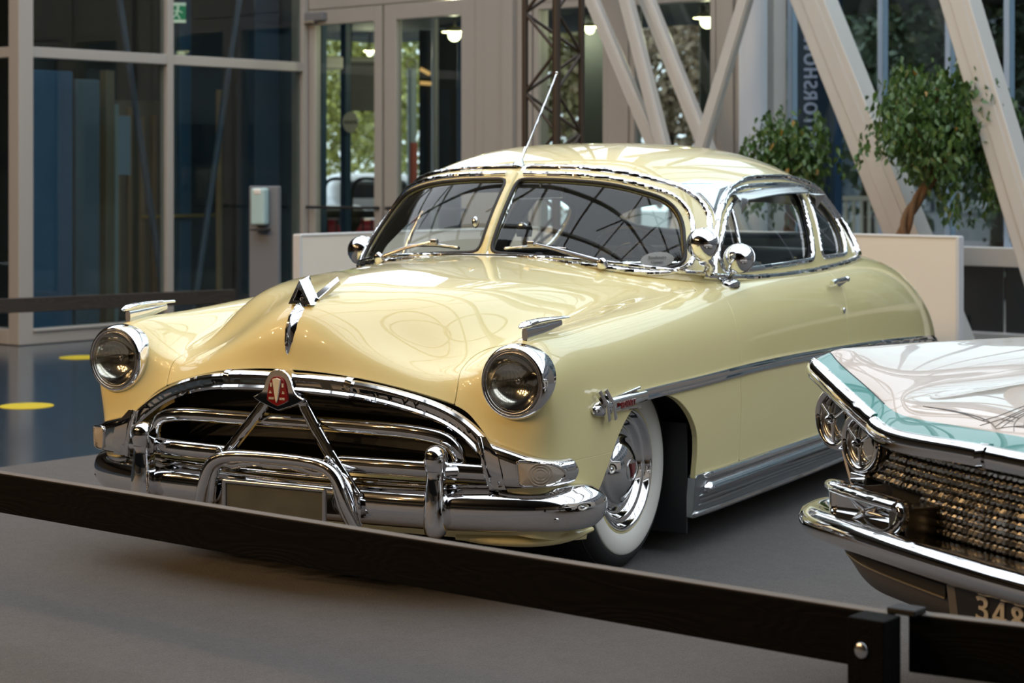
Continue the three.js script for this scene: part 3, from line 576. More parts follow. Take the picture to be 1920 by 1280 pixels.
  part('drip_rail', sweep(rp.P, dome(0.022, 0.009), { normals: rp.N, crease: 1.1 }), M.chrome, car);
  const rail2 = rail.slice(3, 10).map(([t, q]) => [t - 0.055, q]);
  const rp2 = cabPath(rail2.map(sg), 70, 0.001);
  part('window_reveal', sweep(rp2.P, dome(0.009, 0.011), { normals: rp2.N, crease: 1.1 }), M.chrome, car);
  // belt moulding along the foot of the cabin
  const belt = cabPath([[-0.01, 3.72], [-0.015, 4.2], [-0.02, 5], [-0.02, 6], [-0.02, 7], [-0.02, 8], [0.0, 8.62], [0.03, 9.0]].map(sg), 90, 0.004);
  part('belt_moulding', sweep(belt.P, dome(0.016, 0.014), { normals: belt.N, crease: 1.1 }), M.chrome, car);
}
function railS(t) { return spline([-0.1, 0.007, 0.29, 0.60, 0.80, 0.94, 1.0, 1.2], [3.92, 3.96, 4.03, 4.21, 4.456, 4.8, 5.2, 5.6])(t) - 0.05; }
{ const r0 = clip(cabM, rearAt); const g = clip(clip(cabM, (p) => rearAt(p) + 0.004), (p, U) => 1.2 - U[0]); part('rear_glass', panel(g, 0, { offset: -0.012 }), M.glass, car); moulding('rear_window_seal', r0, big(r0), round(0.016, 0.018), M.rubber, -0.012);
  const wb = cabPath(rng(-3.75, 3.75, 24).map((q) => [0.012, q]), 90, 0.004); part('cowl_moulding', sweep(wb.P, dome(0.012, 0.009), { normals: wb.N, crease: 1.1 }), M.chrome, car);
  const cb = cabPath([[0.02, 0], [0.3, 0], [0.7, 0], [1.0, 0]], 70, -0.004); const bar = part('windshield_center_bar', sweep(cb.P, dome(0.016, 0.016), { normals: cb.N, crease: 1.1 }), M.cream, car);
  for (const s of [1, -1]) part('bar_edge', sweep(cb.P.map((p) => p.clone().add(V(s * 0.0185, 0, -0.004))), ring(0.0065, 10), { normals: cb.N, crease: 2 }), M.chrome, bar);
  const fx = onCab(0.36, -0.25, 0.03).p; part('bar_clip', new THREE.SphereGeometry(0.02, 16, 10).scale(0.7, 1.2, 0.8), M.satin, car, [fx.x, fx.y, fx.z]); }

// ---- lower body hidden parts: floor pan, wheel wells, radiator dark
part('floor_pan', box(1.5, 0.03, 4.1, 0, 0.20, -1.62), M.black, car);
part('radiator', box(1.50, 0.50, 0.04, 0, 0.46, 0.50), M.black, car);
part('engine_shroud', box(1.42, 0.03, 0.9, 0, 0.74, 0.15), M.black, car);
for (const s of [1, -1]) {
  const w = new THREE.CylinderGeometry(0.42, 0.42, 0.42, 40, 1, true, PI * 0.24, PI * 0.80); w.rotateZ(PI / 2);
  part('wheel_well', w, M.black, car, [s * 0.69, 0.30, 0.03]);
  part('well_wall', box(0.02, 0.62, 0.96, s * 0.50, 0.42, 0.05), M.black, car);
  part('mud_flap', box(0.30, 0.40, 0.012, s * 0.76, 0.275, -0.30, 0.004), M.dark, car);
}
// ---- wheels
function wheel(parent, x, z, side, r = 0.345) {
  const g = new THREE.Group(); g.name = 'wheel'; g.position.set(x, r, z); g.rotation.z = side > 0 ? -PI / 2 : PI / 2; parent.add(g);   // +y of the lathes points outwards
  const W = 0.086;
  part('tyre', lathe([[0.212, -W * 0.8], [0.25, -W], [0.30, -W * 0.98], [0.328, -W * 0.82], [0.343, -W * 0.55], [r, -W * 0.2], [r, W * 0.2], [0.343, W * 0.55], [0.330, W * 0.80], [0.318, W * 0.90], [0.306, W * 0.96], [0.296, W * 0.99], [0.295, W * 0.94], [0.21, W * 0.7]], 96), M.tread, g);
  for (let k = -2; k <= 2; k++) part('tread_groove', new THREE.TorusGeometry(r - 0.001, 0.003, 6, 96).rotateX(PI / 2), M.black, g, [0, k * 0.024, 0]);
  part('whitewall', lathe([[0.294, W * 0.95], [0.293, W * 1.00], [0.287, W * 1.04], [0.27, W * 1.08], [0.25, W * 1.07], [0.232, W * 1.0], [0.219, W * 0.88], [0.214, W * 0.78]], 96), M.white, g);
  part('rim', lathe([[0.222, W * 0.80], [0.2215, W * 0.90], [0.217, W * 0.93], [0.2125, W * 0.90], [0.210, W * 0.78], [0.20, W * 0.3], [0.10, W * 0.2]], 96), M.cream, g);
  part('trim_ring', lathe([[0.2125, W * 0.86], [0.209, W * 0.97], [0.203, W * 0.98], [0.196, W * 0.90], [0.188, W * 0.72], [0.180, W * 0.70], [0.174, W * 0.74], [0.167, W * 0.66], [0.158, W * 0.50], [0.150, W * 0.47], [0.143, W * 0.50], [0.136, W * 0.40], [0.128, W * 0.35]], 96), M.chrome, g);
  const cap = part('hubcap', lathe([[0.134, W * 0.36], [0.131, W * 0.52], [0.124, W * 0.66], [0.115, W * 0.72], [0.108, W * 0.72], [0.098, W * 0.82], [0.08, W * 0.98], [0.055, W * 1.12], [0.03, W * 1.18], [0, W * 1.20]], 96), M.chrome, g);
  part('badge_ring', new THREE.TorusGeometry(0.036, 0.0025, 8, 48).rotateX(PI / 2).translate(0, W * 1.175, 0), M.chrome, cap);
  const tri = new THREE.Shape([[-0.017, 0.022], [0.017, 0.022], [0, -0.028]].map(([a, b]) => new THREE.Vector2(a, b)));
  const tg = new THREE.ExtrudeGeometry(tri, { depth: 0.004, bevelEnabled: true, bevelSize: 0.001, bevelThickness: 0.001 });
  tg.rotateX(-PI / 2).rotateY(side > 0 ? PI / 2 : -PI / 2).translate(0, W * 1.205, 0);
  part('badge', tg, M.red, cap);
  return g;
}
for (const s of [1, -1]) { wheel(car, s * 0.745, 0.03, s); wheel(car, s * 0.70, -3.15, s); }
// ---- grille, bumper, lamps and ornaments of the coupe
const X = (pts) => [...pts.slice(1).reverse().map(([x, y, z]) => [-x, y, z]), ...pts];       // mirror a half line to a full one
const C = M.chrome;
const archHalf = [[0, 0.685, 0.898], [0.18, 0.681, 0.891], [0.34, 0.664, 0.868], [0.46, 0.636, 0.838], [0.58, 0.592, 0.806], [0.68, 0.528, 0.800], [0.735, 0.470, 0.808], [0.755, 0.425, 0.812]];
const archP = curve(X(archHalf), 140);
const archN = archP.map((p) => V(p.x * 0.25, 0.42, 0.9).normalize());
const archProfile = [[-0.012, -0.030], [0.008, -0.031], [0.016, -0.026], [0.012, -0.017], [0.014, -0.010], [0.022, 0.0], [0.024, 0.010], [0.020, 0.020], [0.010, 0.028], [-0.012, 0.031]].map(([a, b]) => [a, -b]);
const arch = part('grille_arch', sweep(archP, archProfile, { normals: archN, crease: 0.5 }), C, car);
part('arch_sleeve', sweep(archP.slice(50, 90), archProfile.map(([a, b]) => [a + 0.006, b * 1.14]), { normals: archN.slice(50, 90), crease: 0.5 }), C, arch);
for (const k of [50, 89]) part('sleeve_bead', sweep(archP.slice(k, k + 3), archProfile.map(([a, b]) => [a + 0.010, b * 1.2]), { normals: archN.slice(k, k + 3), crease: 0.5 }), C, arch);
// inner oval bar and the horizontal bar below it
const barProf = (h, w) => [[-0.5 * h, -w], [0.35 * h, -w], [0.8 * h, -0.7 * w], [h, -0.2 * w], [h, 0.25 * w], [0.75 * h, 0.75 * w], [0.3 * h, w], [-0.5 * h, w]];
{ const p = curve([[-0.610, 0.425, 0.800], [-0.612, 0.470, 0.808], [-0.592, 0.513, 0.820], [-0.52, 0.541, 0.838], [-0.34, 0.553, 0.862], [0, 0.556, 0.880], [0.34, 0.553, 0.862], [0.52, 0.541, 0.838], [0.592, 0.513, 0.820], [0.612, 0.470, 0.808], [0.610, 0.425, 0.800]], 120);
  part('oval_bar', sweep(p, ring(0.017, 12, 0.024), { normals: p.map((q) => V(q.x * 0.4, 0.25, 0.9)), crease: 1 }), C, car); }
for (const s of [1, -1]) {
  const p = curve([[s * 0.225, 0.437, 0.905], [s * 0.40, 0.437, 0.890], [s * 0.58, 0.434, 0.852], [s * 0.70, 0.430, 0.812], [s * 0.765, 0.428, 0.79]], 40);
  part('grille_bar', sweep(p, barProf(0.024, 0.028).map(([a, b]) => [a, s > 0 ? b : -b]), { normals: p.map((q) => V(q.x * 0.35, 0.12, 0.9)), crease: 0.7 }), C, car);
  const br = curve([[s * 0.062, 0.635, 0.895], [s * 0.14, 0.535, 0.912], [s * 0.232, 0.425, 0.925], [s * 0.30, 0.34, 0.925]], 30);
  part('grille_brace', sweep(br, barProf(0.013, 0.019), { normals: br.map(() => V(0, 0.2, 1)), crease: 0.7 }), C, car);
  const ft = curve([[s * 0.240, 0.415, 0.925], [s * 0.285, 0.36, 0.935], [s * 0.305, 0.30, 0.935], [s * 0.308, 0.25, 0.93]], 16);
  part('brace_foot', sweep(ft, barProf(0.012, 0.022), { normals: ft.map(() => V(-s * 0.5, 0.2, 1)), crease: 0.7, scale: (t) => [1, 0.35 + 0.8 * sin(PI * t)] }), C, car);
}
for (let k = 0; k < 2; k++) { const y = [0.60, 0.495][k], p = curve([[-0.62, y - 0.03, 0.60], [0, y, 0.66], [0.62, y - 0.03, 0.60]], 20); part('grille_louvre', sweep(p, [[-0.01, -0.03], [0.01, -0.03], [0.012, 0.03], [-0.01, 0.03]], { normals: p.map(() => V(0, 0.3, 1)) }), M.dark, car); }
for (const s of [1, -1]) part('grille_baffle', box(0.02, 0.38, 0.22, s * 0.69, 0.37, 0.60), M.black, car);
// pan behind the bumper
{ const p = curve(X([[0, 0.315, 0.83], [0.3, 0.315, 0.825], [0.6, 0.315, 0.80], [0.76, 0.315, 0.775], [0.84, 0.315, 0.74]]), 60);
  part('gravel_pan', sweep(p, [[-0.03, -0.105], [0.0, -0.10], [0.012, -0.06], [0.012, 0.06], [0.0, 0.082], [-0.10, 0.088], [-0.10, 0.08], [-0.03, 0.075]].map(([a, b]) => [a, -b]), { normals: p.map((q) => V(q.x * 0.3, 0, 0.9)), crease: 0.6 }), M.cream, car);
  for (const s of [1, -1]) { const v = curve([[s * 0.60, 0.216, 0.80], [s * 0.76, 0.214, 0.775], [s * 0.87, 0.214, 0.70], [s * 0.915, 0.218, 0.60], [s * 0.925, 0.222, 0.50]], 30); part('lower_valance', sweep(v, ring(0.024, 12, 0.018), { normals: v.map((q) => V(s * 0.4, 0, 0.9)), crease: 1.2, scale: (t) => [sin(PI * clamp(t, 0.06, 0.94)) ** 0.4, sin(PI * clamp(t, 0.06, 0.94)) ** 0.4] }), M.cream, car); }
  for (const s of [1, -1]) part('pan_vent', box(0.12, 0.05, 0.012, s * 0.655, 0.368, 0.799), M.dark, car, [0, 0, 0]); }
// bumper: a thick rolled bar wrapping the corners
{ const half = [[0, 0.312, 0.885], [0.28, 0.312, 0.880], [0.52, 0.312, 0.858], [0.70, 0.313, 0.820], [0.83, 0.315, 0.765], [0.915, 0.316, 0.695], [0.955, 0.317, 0.620], [0.965, 0.318, 0.555], [0.955, 0.318, 0.515]];
  const p = curve(X(half), 170), n = p.map((q, i) => { const a = p[max(0, i - 1)], b = p[min(p.length - 1, i + 1)], t = b.clone().sub(a); return V(-t.z, 0, t.x).multiplyScalar(1).normalize(); });
  n.forEach((q, i) => { if (q.z < 0 && abs(p[i].x) < 0.9) q.negate(); if (abs(p[i].x) >= 0.9 && q.x * p[i].x < 0) q.negate(); });
  const prof = [[-0.045, -0.060], [-0.02, -0.068], [0.008, -0.067], [0.026, -0.058], [0.038, -0.040], [0.045, -0.015], [0.046, 0.010], [0.041, 0.032], [0.028, 0.048], [0.012, 0.055], [0.006, 0.062], [-0.006, 0.066], [-0.03, 0.066], [-0.045, 0.060]].map(([a, b]) => [a, -b]);
  const bumper = part('bumper', sweep(p, prof, { normals: n, crease: 0.75, scale: (t) => { const e = min(t, 1 - t); const k = e < 0.05 ? sqrt(max(0.02, 1 - (1 - e / 0.05) ** 2)) : 1; return [k * (1 + 0.25 * sstep(0.2, 0.08, e)), k * (1 + 0.06 * sstep(0.2, 0.1, e))]; } }), C, car);
  const lip = p.map((q, i) => q.clone().addScaledVector(n[i], -0.022).add(V(0, 0.070, 0)));
  part('bumper_lip', sweep(lip.slice(22, 148), ring(0.020, 10, 0.010), { normals: n.slice(22, 148), crease: 1 }), C, bumper);
  for (const s of [1, -1]) { const b = new THREE.SphereGeometry(0.016, 20, 14).scale(1, 0.7, 1); part('bumper_bolt', b, C, bumper, [s * 0.925, 0.292, 0.745]); } }
for (const s of [1, -1]) {
  const o = new THREE.Group(); o.name = 'overrider'; o.position.set(s * 0.585, 0, 0.905); o.rotation.y = s * 0.22; car.add(o);
  part('post', lathe([[0, 0.228], [0.022, 0.231], [0.034, 0.245], [0.0385, 0.27], [0.038, 0.33], [0.034, 0.38], [0.0305, 0.412], [0.0295, 0.428], [0.031, 0.440]], 40).scale(1, 1, 1.25), C, o);
  part('head', lathe([[0.0295, 0.430], [0.0325, 0.443], [0.0365, 0.459], [0.0385, 0.476], [0.0365, 0.494], [0.029, 0.509], [0.014, 0.518], [0, 0.520]], 40).scale(1, 1, 1.15), C, o);
  part('stay', rodBetween([0, 0.435, 0], [s * 0.055, 0.435, -0.04], 0.017, 14), C, o);
}
// centre guard arched over the number plate
{ const mk = (w0, w1, y1, z, r) => curve([[-w0, 0.245, z - 0.02], [-(w0 * 0.72 + w1 * 0.28), 0.32, z], [-(w1 + 0.03), 0.415, z + 0.005], [-(w1 - 0.012), y1 - 0.008, z + 0.005], [-(w1 - 0.06), y1, z + 0.005], [0, y1 + 0.004, z + 0.005], [w1 - 0.06, y1, z + 0.005], [w1 - 0.012, y1 - 0.008, z + 0.005], [w1 + 0.03, 0.415, z + 0.005], [w0 * 0.72 + w1 * 0.28, 0.32, z], [w0, 0.245, z - 0.02]], 110);
  const a = mk(0.318, 0.212, 0.444, 0.965, 0), N = a.map(() => V(0, 0.1, 1));
  const gd = part('bumper_guard', sweep(a, [[0.018, -0.006], [0.02, 0.006], [0.012, 0.019], [0.002, 0.024], [-0.02, 0.022], [-0.022, -0.004], [-0.004, -0.018], [0.010, -0.016]], { normals: N, crease: 0.8 }), C, car);
  const b = mk(0.285, 0.185, 0.420, 0.952, 0);
  part('guard_flange', sweep(b, ring(0.012, 10, 0.016), { normals: N, crease: 1 }), C, gd);
  for (const s of [1, -1]) part('guard_ear', lathe([[0, 0], [0.012, 0], [0.011, 0.012], [0, 0.018]], 16), C, gd, [s * 0.215, 0.452, 0.965]); }
// number plate, left blank as the photo blurs it
{ const pl = part('number_plate', box(0.385, 0.122, 0.006, 0, 0.290, 0.955, 0.003), std(lin(0.11, 0.112, 0.095), 0.4, 0, { map: (() => { const n1 = makeNoise(7, 91), n2 = makeNoise(5, 17); const t = noiseTex(64, (u, v) => 0.70 + 0.28 * n1(u, v * 0.4) * (0.6 + 0.4 * n2(u, v))); return t; })() }), car);
  const f = [[-0.2, 0.226], [0.2, 0.226], [0.2, 0.356], [-0.2, 0.356]].map(([x, y]) => [x, y, 0.959]);
  const fr = []; for (let i = 0; i < 4; i++) fr.push(rodBetween(f[i], f[(i + 1) % 4], 0.008, 10)); f.forEach((q) => fr.push(new THREE.SphereGeometry(0.008, 10, 8).translate(...q)));
  part('plate_frame', merge(fr), M.satin, pl); }
// shield emblem: chrome triangle, red enamel, silver wedge, lettering
{ const sh = (k, dy = 0) => { const s = new THREE.Shape(); const q = (x, y) => [x * k, (y - 0.655) * k + 0.655 + dy]; s.moveTo(...q(0, 0.724)); s.bezierCurveTo(...q(0.03, 0.724), ...q(0.045, 0.70), ...q(0.052, 0.675)); s.bezierCurveTo(...q(0.06, 0.65), ...q(0.072, 0.640), ...q(0.098, 0.632)); s.bezierCurveTo(...q(0.075, 0.618), ...q(0.03, 0.604), ...q(0, 0.595)); s.bezierCurveTo(...q(-0.03, 0.604), ...q(-0.075, 0.618), ...q(-0.098, 0.632)); s.bezierCurveTo(...q(-0.072, 0.640), ...q(-0.06, 0.65), ...q(-0.052, 0.675)); s.bezierCurveTo(...q(-0.045, 0.70), ...q(-0.03, 0.724), ...q(0, 0.724)); return s; };
  const em = part('grille_emblem', new THREE.ExtrudeGeometry(sh(1), { depth: 0.03, bevelEnabled: true, bevelSize: 0.005, bevelThickness: 0.012, bevelSegments: 4, curveSegments: 14 }), C, car, [0, 0.004, 0.893]);
  const inl = (m) => { m.scale.set(0.86, 0.86, 1); m.position.x *= 0.86; m.position.y = m.position.y ? 0.657 + (m.position.y - 0.657) * 0.86 : 0.657 * 0.14; return m; };
  const ri = new THREE.Shape(); ri.moveTo(0, 0.712); ri.bezierCurveTo(0.026, 0.712, 0.034, 0.69, 0.039, 0.67); ri.bezierCurveTo(0.043, 0.65, 0.046, 0.635, 0.045, 0.622); ri.bezierCurveTo(0.03, 0.612, 0.012, 0.606, 0, 0.602); ri.bezierCurveTo(-0.012, 0.606, -0.03, 0.612, -0.045, 0.622); ri.bezierCurveTo(-0.046, 0.635, -0.043, 0.65, -0.039, 0.67); ri.bezierCurveTo(-0.034, 0.69, -0.026, 0.712, 0, 0.712);
  inl(part('enamel', new THREE.ExtrudeGeometry(ri, { depth: 0.004, bevelEnabled: true, bevelSize: 0.002, bevelThickness: 0.002, curveSegments: 10 }), M.red, em, [0, 0, 0.042]));
  const we = new THREE.Shape([[-0.017, 0.700], [0, 0.706], [0.017, 0.700], [0.004, 0.626], [0, 0.615], [-0.004, 0.626]].map((q) => new THREE.Vector2(...q)));
  inl(part('wedge', new THREE.ExtrudeGeometry(we, { depth: 0.004, bevelEnabled: true, bevelSize: 0.0015, bevelThickness: 0.002 }), M.ivory, em, [0, 0, 0.047]));
  for (const [s, t] of [[-1, 'HUD'], [1, 'SON']]) { const g = textGeo(t, 0.0085, 0.002); inl(part('letters', g, M.ivory, em, [s * 0.0245, 0.6285, 0.048])); }
  for (const s of [-1, 1]) { inl(part('tower', merge([box(0.007, 0.011, 0.003, 0, 0, 0), box(0.0025, 0.004, 0.003, -0.0025, 0.0075, 0), box(0.0025, 0.004, 0.003, 0.0025, 0.0075, 0)]), M.ivory, em, [s * 0.027, 0.678, 0.048])); inl(part('ship', merge([box(0.011, 0.003, 0.003, 0, 0, 0), box(0.002, 0.008, 0.003, -0.002, 0.005, 0), box(0.002, 0.006, 0.003, 0.002, 0.004, 0)]), M.ivory, em, [s * 0.030, 0.649, 0.048])); } }
// hood ornament: triangle over a keeled spear
{ const nose = (y) => { let b = 1e9, z = 0.9; for (let u = 11.5; u < 15; u += 0.02) { bodyS(u, 0, P0); if (abs(P0.y - y) < b) { b = abs(P0.y - y); z = P0.z; } } return z; };
  const rows = [[0.772, 0.003, 0.002], [0.786, 0.013, 0.012], [0.82, 0.023, 0.020], [0.86, 0.028, 0.026], [0.90, 0.029, 0.030], [0.935, 0.027, 0.034], [0.955, 0.022, 0.036]];
  const pos = [], idx = []; rows.forEach(([y, w, h]) => { const z = nose(y) - 0.004; for (const [a, b] of [[-1, 0], [-0.35, 0.55], [-0.14, 1], [0.14, 1], [0.35, 0.55], [1, 0]]) pos.push(a * w, y, z + b * h); });
  for (let i = 0; i < rows.length - 1; i++) for (let j = 0; j < 5; j++) { const a = i * 6 + j; idx.push(a, a + 1, a + 6, a + 1, a + 7, a + 6); }
  const g = new THREE.BufferGeometry(); g.setAttribute('position', new THREE.Float32BufferAttribute(pos, 3)); g.setIndex(idx);
  const or = part('hood_ornament', toCreasedNormals(g, 0.7), C, car);
  const tri = new THREE.Shape([[-0.043, 0], [0.043, 0], [0, 0.077]].map((q) => new THREE.Vector2(...q))), zt = nose(0.95);
  const hole = new THREE.Path([[-0.026, 0.010], [0, 0.060], [0.026, 0.010]].map((q) => new THREE.Vector2(...q))); tri.holes.push(hole);
  part('ornament_triangle', new THREE.ExtrudeGeometry(tri, { depth: 0.055, bevelEnabled: true, bevelSize: 0.003, bevelThickness: 0.004, bevelSegments: 2 }), C, or, [0, 0.937, zt - 0.012]);
  part('triangle_back', new THREE.ExtrudeGeometry(new THREE.Shape([[-0.03, 0.006], [0.03, 0.006], [0, 0.066]].map((q) => new THREE.Vector2(...q))), { depth: 0.01, bevelEnabled: false }), M.bowl, or, [0, 0.937, zt + 0.002]);
  part('triangle_ball', new THREE.SphereGeometry(0.010, 16, 12), C, or, [0, 0.953, zt + 0.028]);
  for (const s of [1, -1]) { const f = new THREE.Shape([[0.006, 0.0], [0.034, -0.010], [0.062, 0.085], [0.046, 0.105]].map((q) => new THREE.Vector2(...q))); const fg = new THREE.ExtrudeGeometry(f, { depth: 0.012, bevelEnabled: true, bevelSize: 0.002, bevelThickness: 0.003 }); part('ornament_fin', s < 0 ? mirrorX(fg) : fg, C, or, [s * 0.012, 0.950, zt - 0.016], [-0.95, 0, 0]); } }
// head lamps, parking lamps, fender spears
for (const s of [1, -1]) {
  const h = new THREE.Group(); h.name = 'headlamp'; h.position.set(s * 0.803, 0.717, 0.788); h.rotation.x = PI / 2; car.add(h);        // lathe +y looks forward
  part('bezel', lathe([[0.112, -0.10], [0.119, -0.05], [0.1215, -0.02], [0.1205, -0.004], [0.1165, 0.010], [0.110, 0.020], [0.104, 0.022], [0.101, 0.018], [0.099, 0.010], [0.096, 0.006]], 72), C, h);
  part('retaining_ring', lathe([[0.099, 0.010], [0.0965, 0.018], [0.0935, 0.019], [0.0915, 0.012]], 72), M.satin, h);
  part('lens', lathe([[0.0935, 0.010], [0.085, 0.019], [0.07, 0.027], [0.05, 0.034], [0.025, 0.038], [0, 0.039]], 64), M.lens, h);
  part('reflector', lathe([[0.0935, 0.008], [0.085, -0.008], [0.07, -0.026], [0.05, -0.042], [0.025, -0.052], [0, -0.055]], 64), M.bowl, h);
  part('bulb_shield', lathe([[0, -0.012], [0.012, -0.014], [0.014, -0.03], [0.009, -0.05]], 20), M.chrome, h);
  const ribs = []; for (let k = -10; k <= 10; k++) { const x = k * 0.0078, hgt = sqrt(max(0, 0.080 ** 2 - x * x)); const rib = cyl(0.0022, 0.0022, 2 * hgt * 0.55, 6); rib.rotateX(PI / 2); ribs.push(rib.translate(x, 0.030 - (x * x) * 2.6 - 0.004, -0.0 + hgt * 0.3)); }
  part('lens_flutes', merge(ribs), M.lens, h);
  for (let k = 0; k < 3; k++) { const a = k * 2.094 + 0.5; part('aiming_pad', new THREE.SphereGeometry(0.004, 8, 6), M.lens, h, [0.078 * cos(a), 0.025, 0.078 * sin(a)]); }
  // parking lamp housing follows the fender corner
  const reg = inside2([...rng(0, 1, 30).map((t) => [mix(15.4, 12.0, t), mix(0.382, 0.392, t)]), ...rng(0.1, 0.95, 10).map((t) => [12.0 - 0.25 * sin(t * PI), mix(0.392, 0.472, t)]), ...rng(0, 1, 30).map((t) => [mix(12.0, 15.4, t), 0.472 + 0.075 * t ** 2.2])].map(([a, b]) => [a * 0.085, b]));
  const fine = gridPatch(bodyS, rng(11, 15.6, 150), (s > 0 ? rng(5.5, 9.8, 130) : rng(-9.8, -5.5, 130)), true);
  const hm = clip(fine, (p, U) => reg(U[0] * 0.085, p[1]));
  const push = (M0, f) => { M0.P = M0.P.map((p, i) => { const o = f(p, M0.U[i]); return p.map((x, k) => x + M0.N[i][k] * o); }); return M0; };
  const dOf = hm.P.map((p, i) => reg(hm.U[i][0] * 0.085, p[1]));
  push(hm, (p, U) => { const d = clamp(reg(U[0] * 0.085, p[1]) / 0.04, 0, 1); return 0.002 + 0.032 * sqrt(d * (2 - d)); });
  const hg = panel(hm, 0); hg.computeVertexNormals();
  const house = part('parking_lamp', hg, C, car);
  const lr = inside2(roundPoly([[14.35, 0.398, 0.008], [13.1, 0.403, 0.02], [12.45, 0.432, 0.03], [13.0, 0.470, 0.03], [14.35, 0.480, 0.012]].map(([a, b, r]) => [a * 0.085, b, r]), 6));
  const lm = clip(fine, (p, U) => lr(U[0] * 0.085, p[1]));
  push(lm, (p, U) => 0.034 + 0.008 * sqrt(clamp(lr(U[0] * 0.085, p[1]) / 0.03, 0, 1)));
  const lg = panel(lm, 0); lg.computeVertexNormals(); part('parking_lens', lg, M.parkLens, house);
  const lb = clip(fine, (p, U) => lr(U[0] * 0.085, p[1])); push(lb, () => 0.0355); const bl = big(lb), eb = evenLoop(lb, bl, 0.006);
  part('lens_rim', sweep(eb.P, ring(0.0045, 8), { normals: eb.N, closed: true, crease: 1.2 }), C, house);
  for (let k = 0; k < 4; k++) { const q = clip(fine, (p, U) => 0.012 + k * 0.008 - hypot((U[0] - 13.55) * 0.085, p[1] - 0.438)); if (q.T.length < 5) continue; push(q, () => 0.041); const e = evenLoop(q, big(q), 0.006); part('lens_ridge', sweep(e.P, ring(0.0016, 6), { normals: e.N, closed: true, crease: 1.2 }), M.parkLens, house); }
  part('housing_end', rope([[s * 0.735, 0.384, 0.815], [s * 0.722, 0.43, 0.825], [s * 0.712, 0.49, 0.828], [s * 0.695, 0.545, 0.822]], 0.010, 20, 8), C, house);
  part('housing_web', (() => { const g = new THREE.BufferGeometry(), A = [[0.735, 0.384, 0.815], [0.722, 0.43, 0.825], [0.712, 0.49, 0.828], [0.695, 0.545, 0.822]], B = [[0.79, 0.384, 0.822], [0.785, 0.43, 0.838], [0.77, 0.49, 0.838], [0.72, 0.545, 0.825]], pos = [], idx = []; for (let i = 0; i < 4; i++) pos.push(s * A[i][0], A[i][1], A[i][2] + 0.004, s * B[i][0], B[i][1], B[i][2]); for (let i = 0; i < 3; i++) idx.push(i * 2, i * 2 + 1, i * 2 + 2, i * 2 + 1, i * 2 + 3, i * 2 + 2); g.setAttribute('position', new THREE.Float32BufferAttribute(pos, 3)); g.setIndex(idx); g.computeVertexNormals(); return g; })(), C, house);
  part('housing_bracket', lathe([[0.03, -0.05], [0.022, -0.02], [0.02, 0.02], [0.03, 0.04]], 20).scale(1.6, 1, 1.6), C, house, [s * 0.87, 0.372, 0.70]);
  // spear on the fender crest
  const sp = curve([[s * 0.806, 0.886, 0.762], [s * 0.808, 0.893, 0.72], [s * 0.813, 0.900, 0.60], [s * 0.818, 0.900, 0.46]], 40);
  const orn = part('fender_spear', sweep(sp, ring(0.5, 14, 0.5), { normals: sp.map(() => V(0, 1, 0)), crease: 1, scale: (t) => { const w = sqrt(clamp(t / 0.12, 0.02, 1)); return [0.026 * w * (1 - 0.55 * t), 0.042 * w * (1 - 0.5 * t)]; } }), C, car);
  const kp = curve([[s * 0.806, 0.862, 0.728], [s * 0.812, 0.870, 0.62], [s * 0.817, 0.884, 0.50]], 20); part('spear_base', sweep(kp, ring(0.5, 10, 0.5), { normals: kp.map(() => V(0, 1, 0)), crease: 1, scale: (t) => [0.055 * (1 - 0.6 * t), 0.022 * (1 - 0.6 * t)] }), C, orn);
}
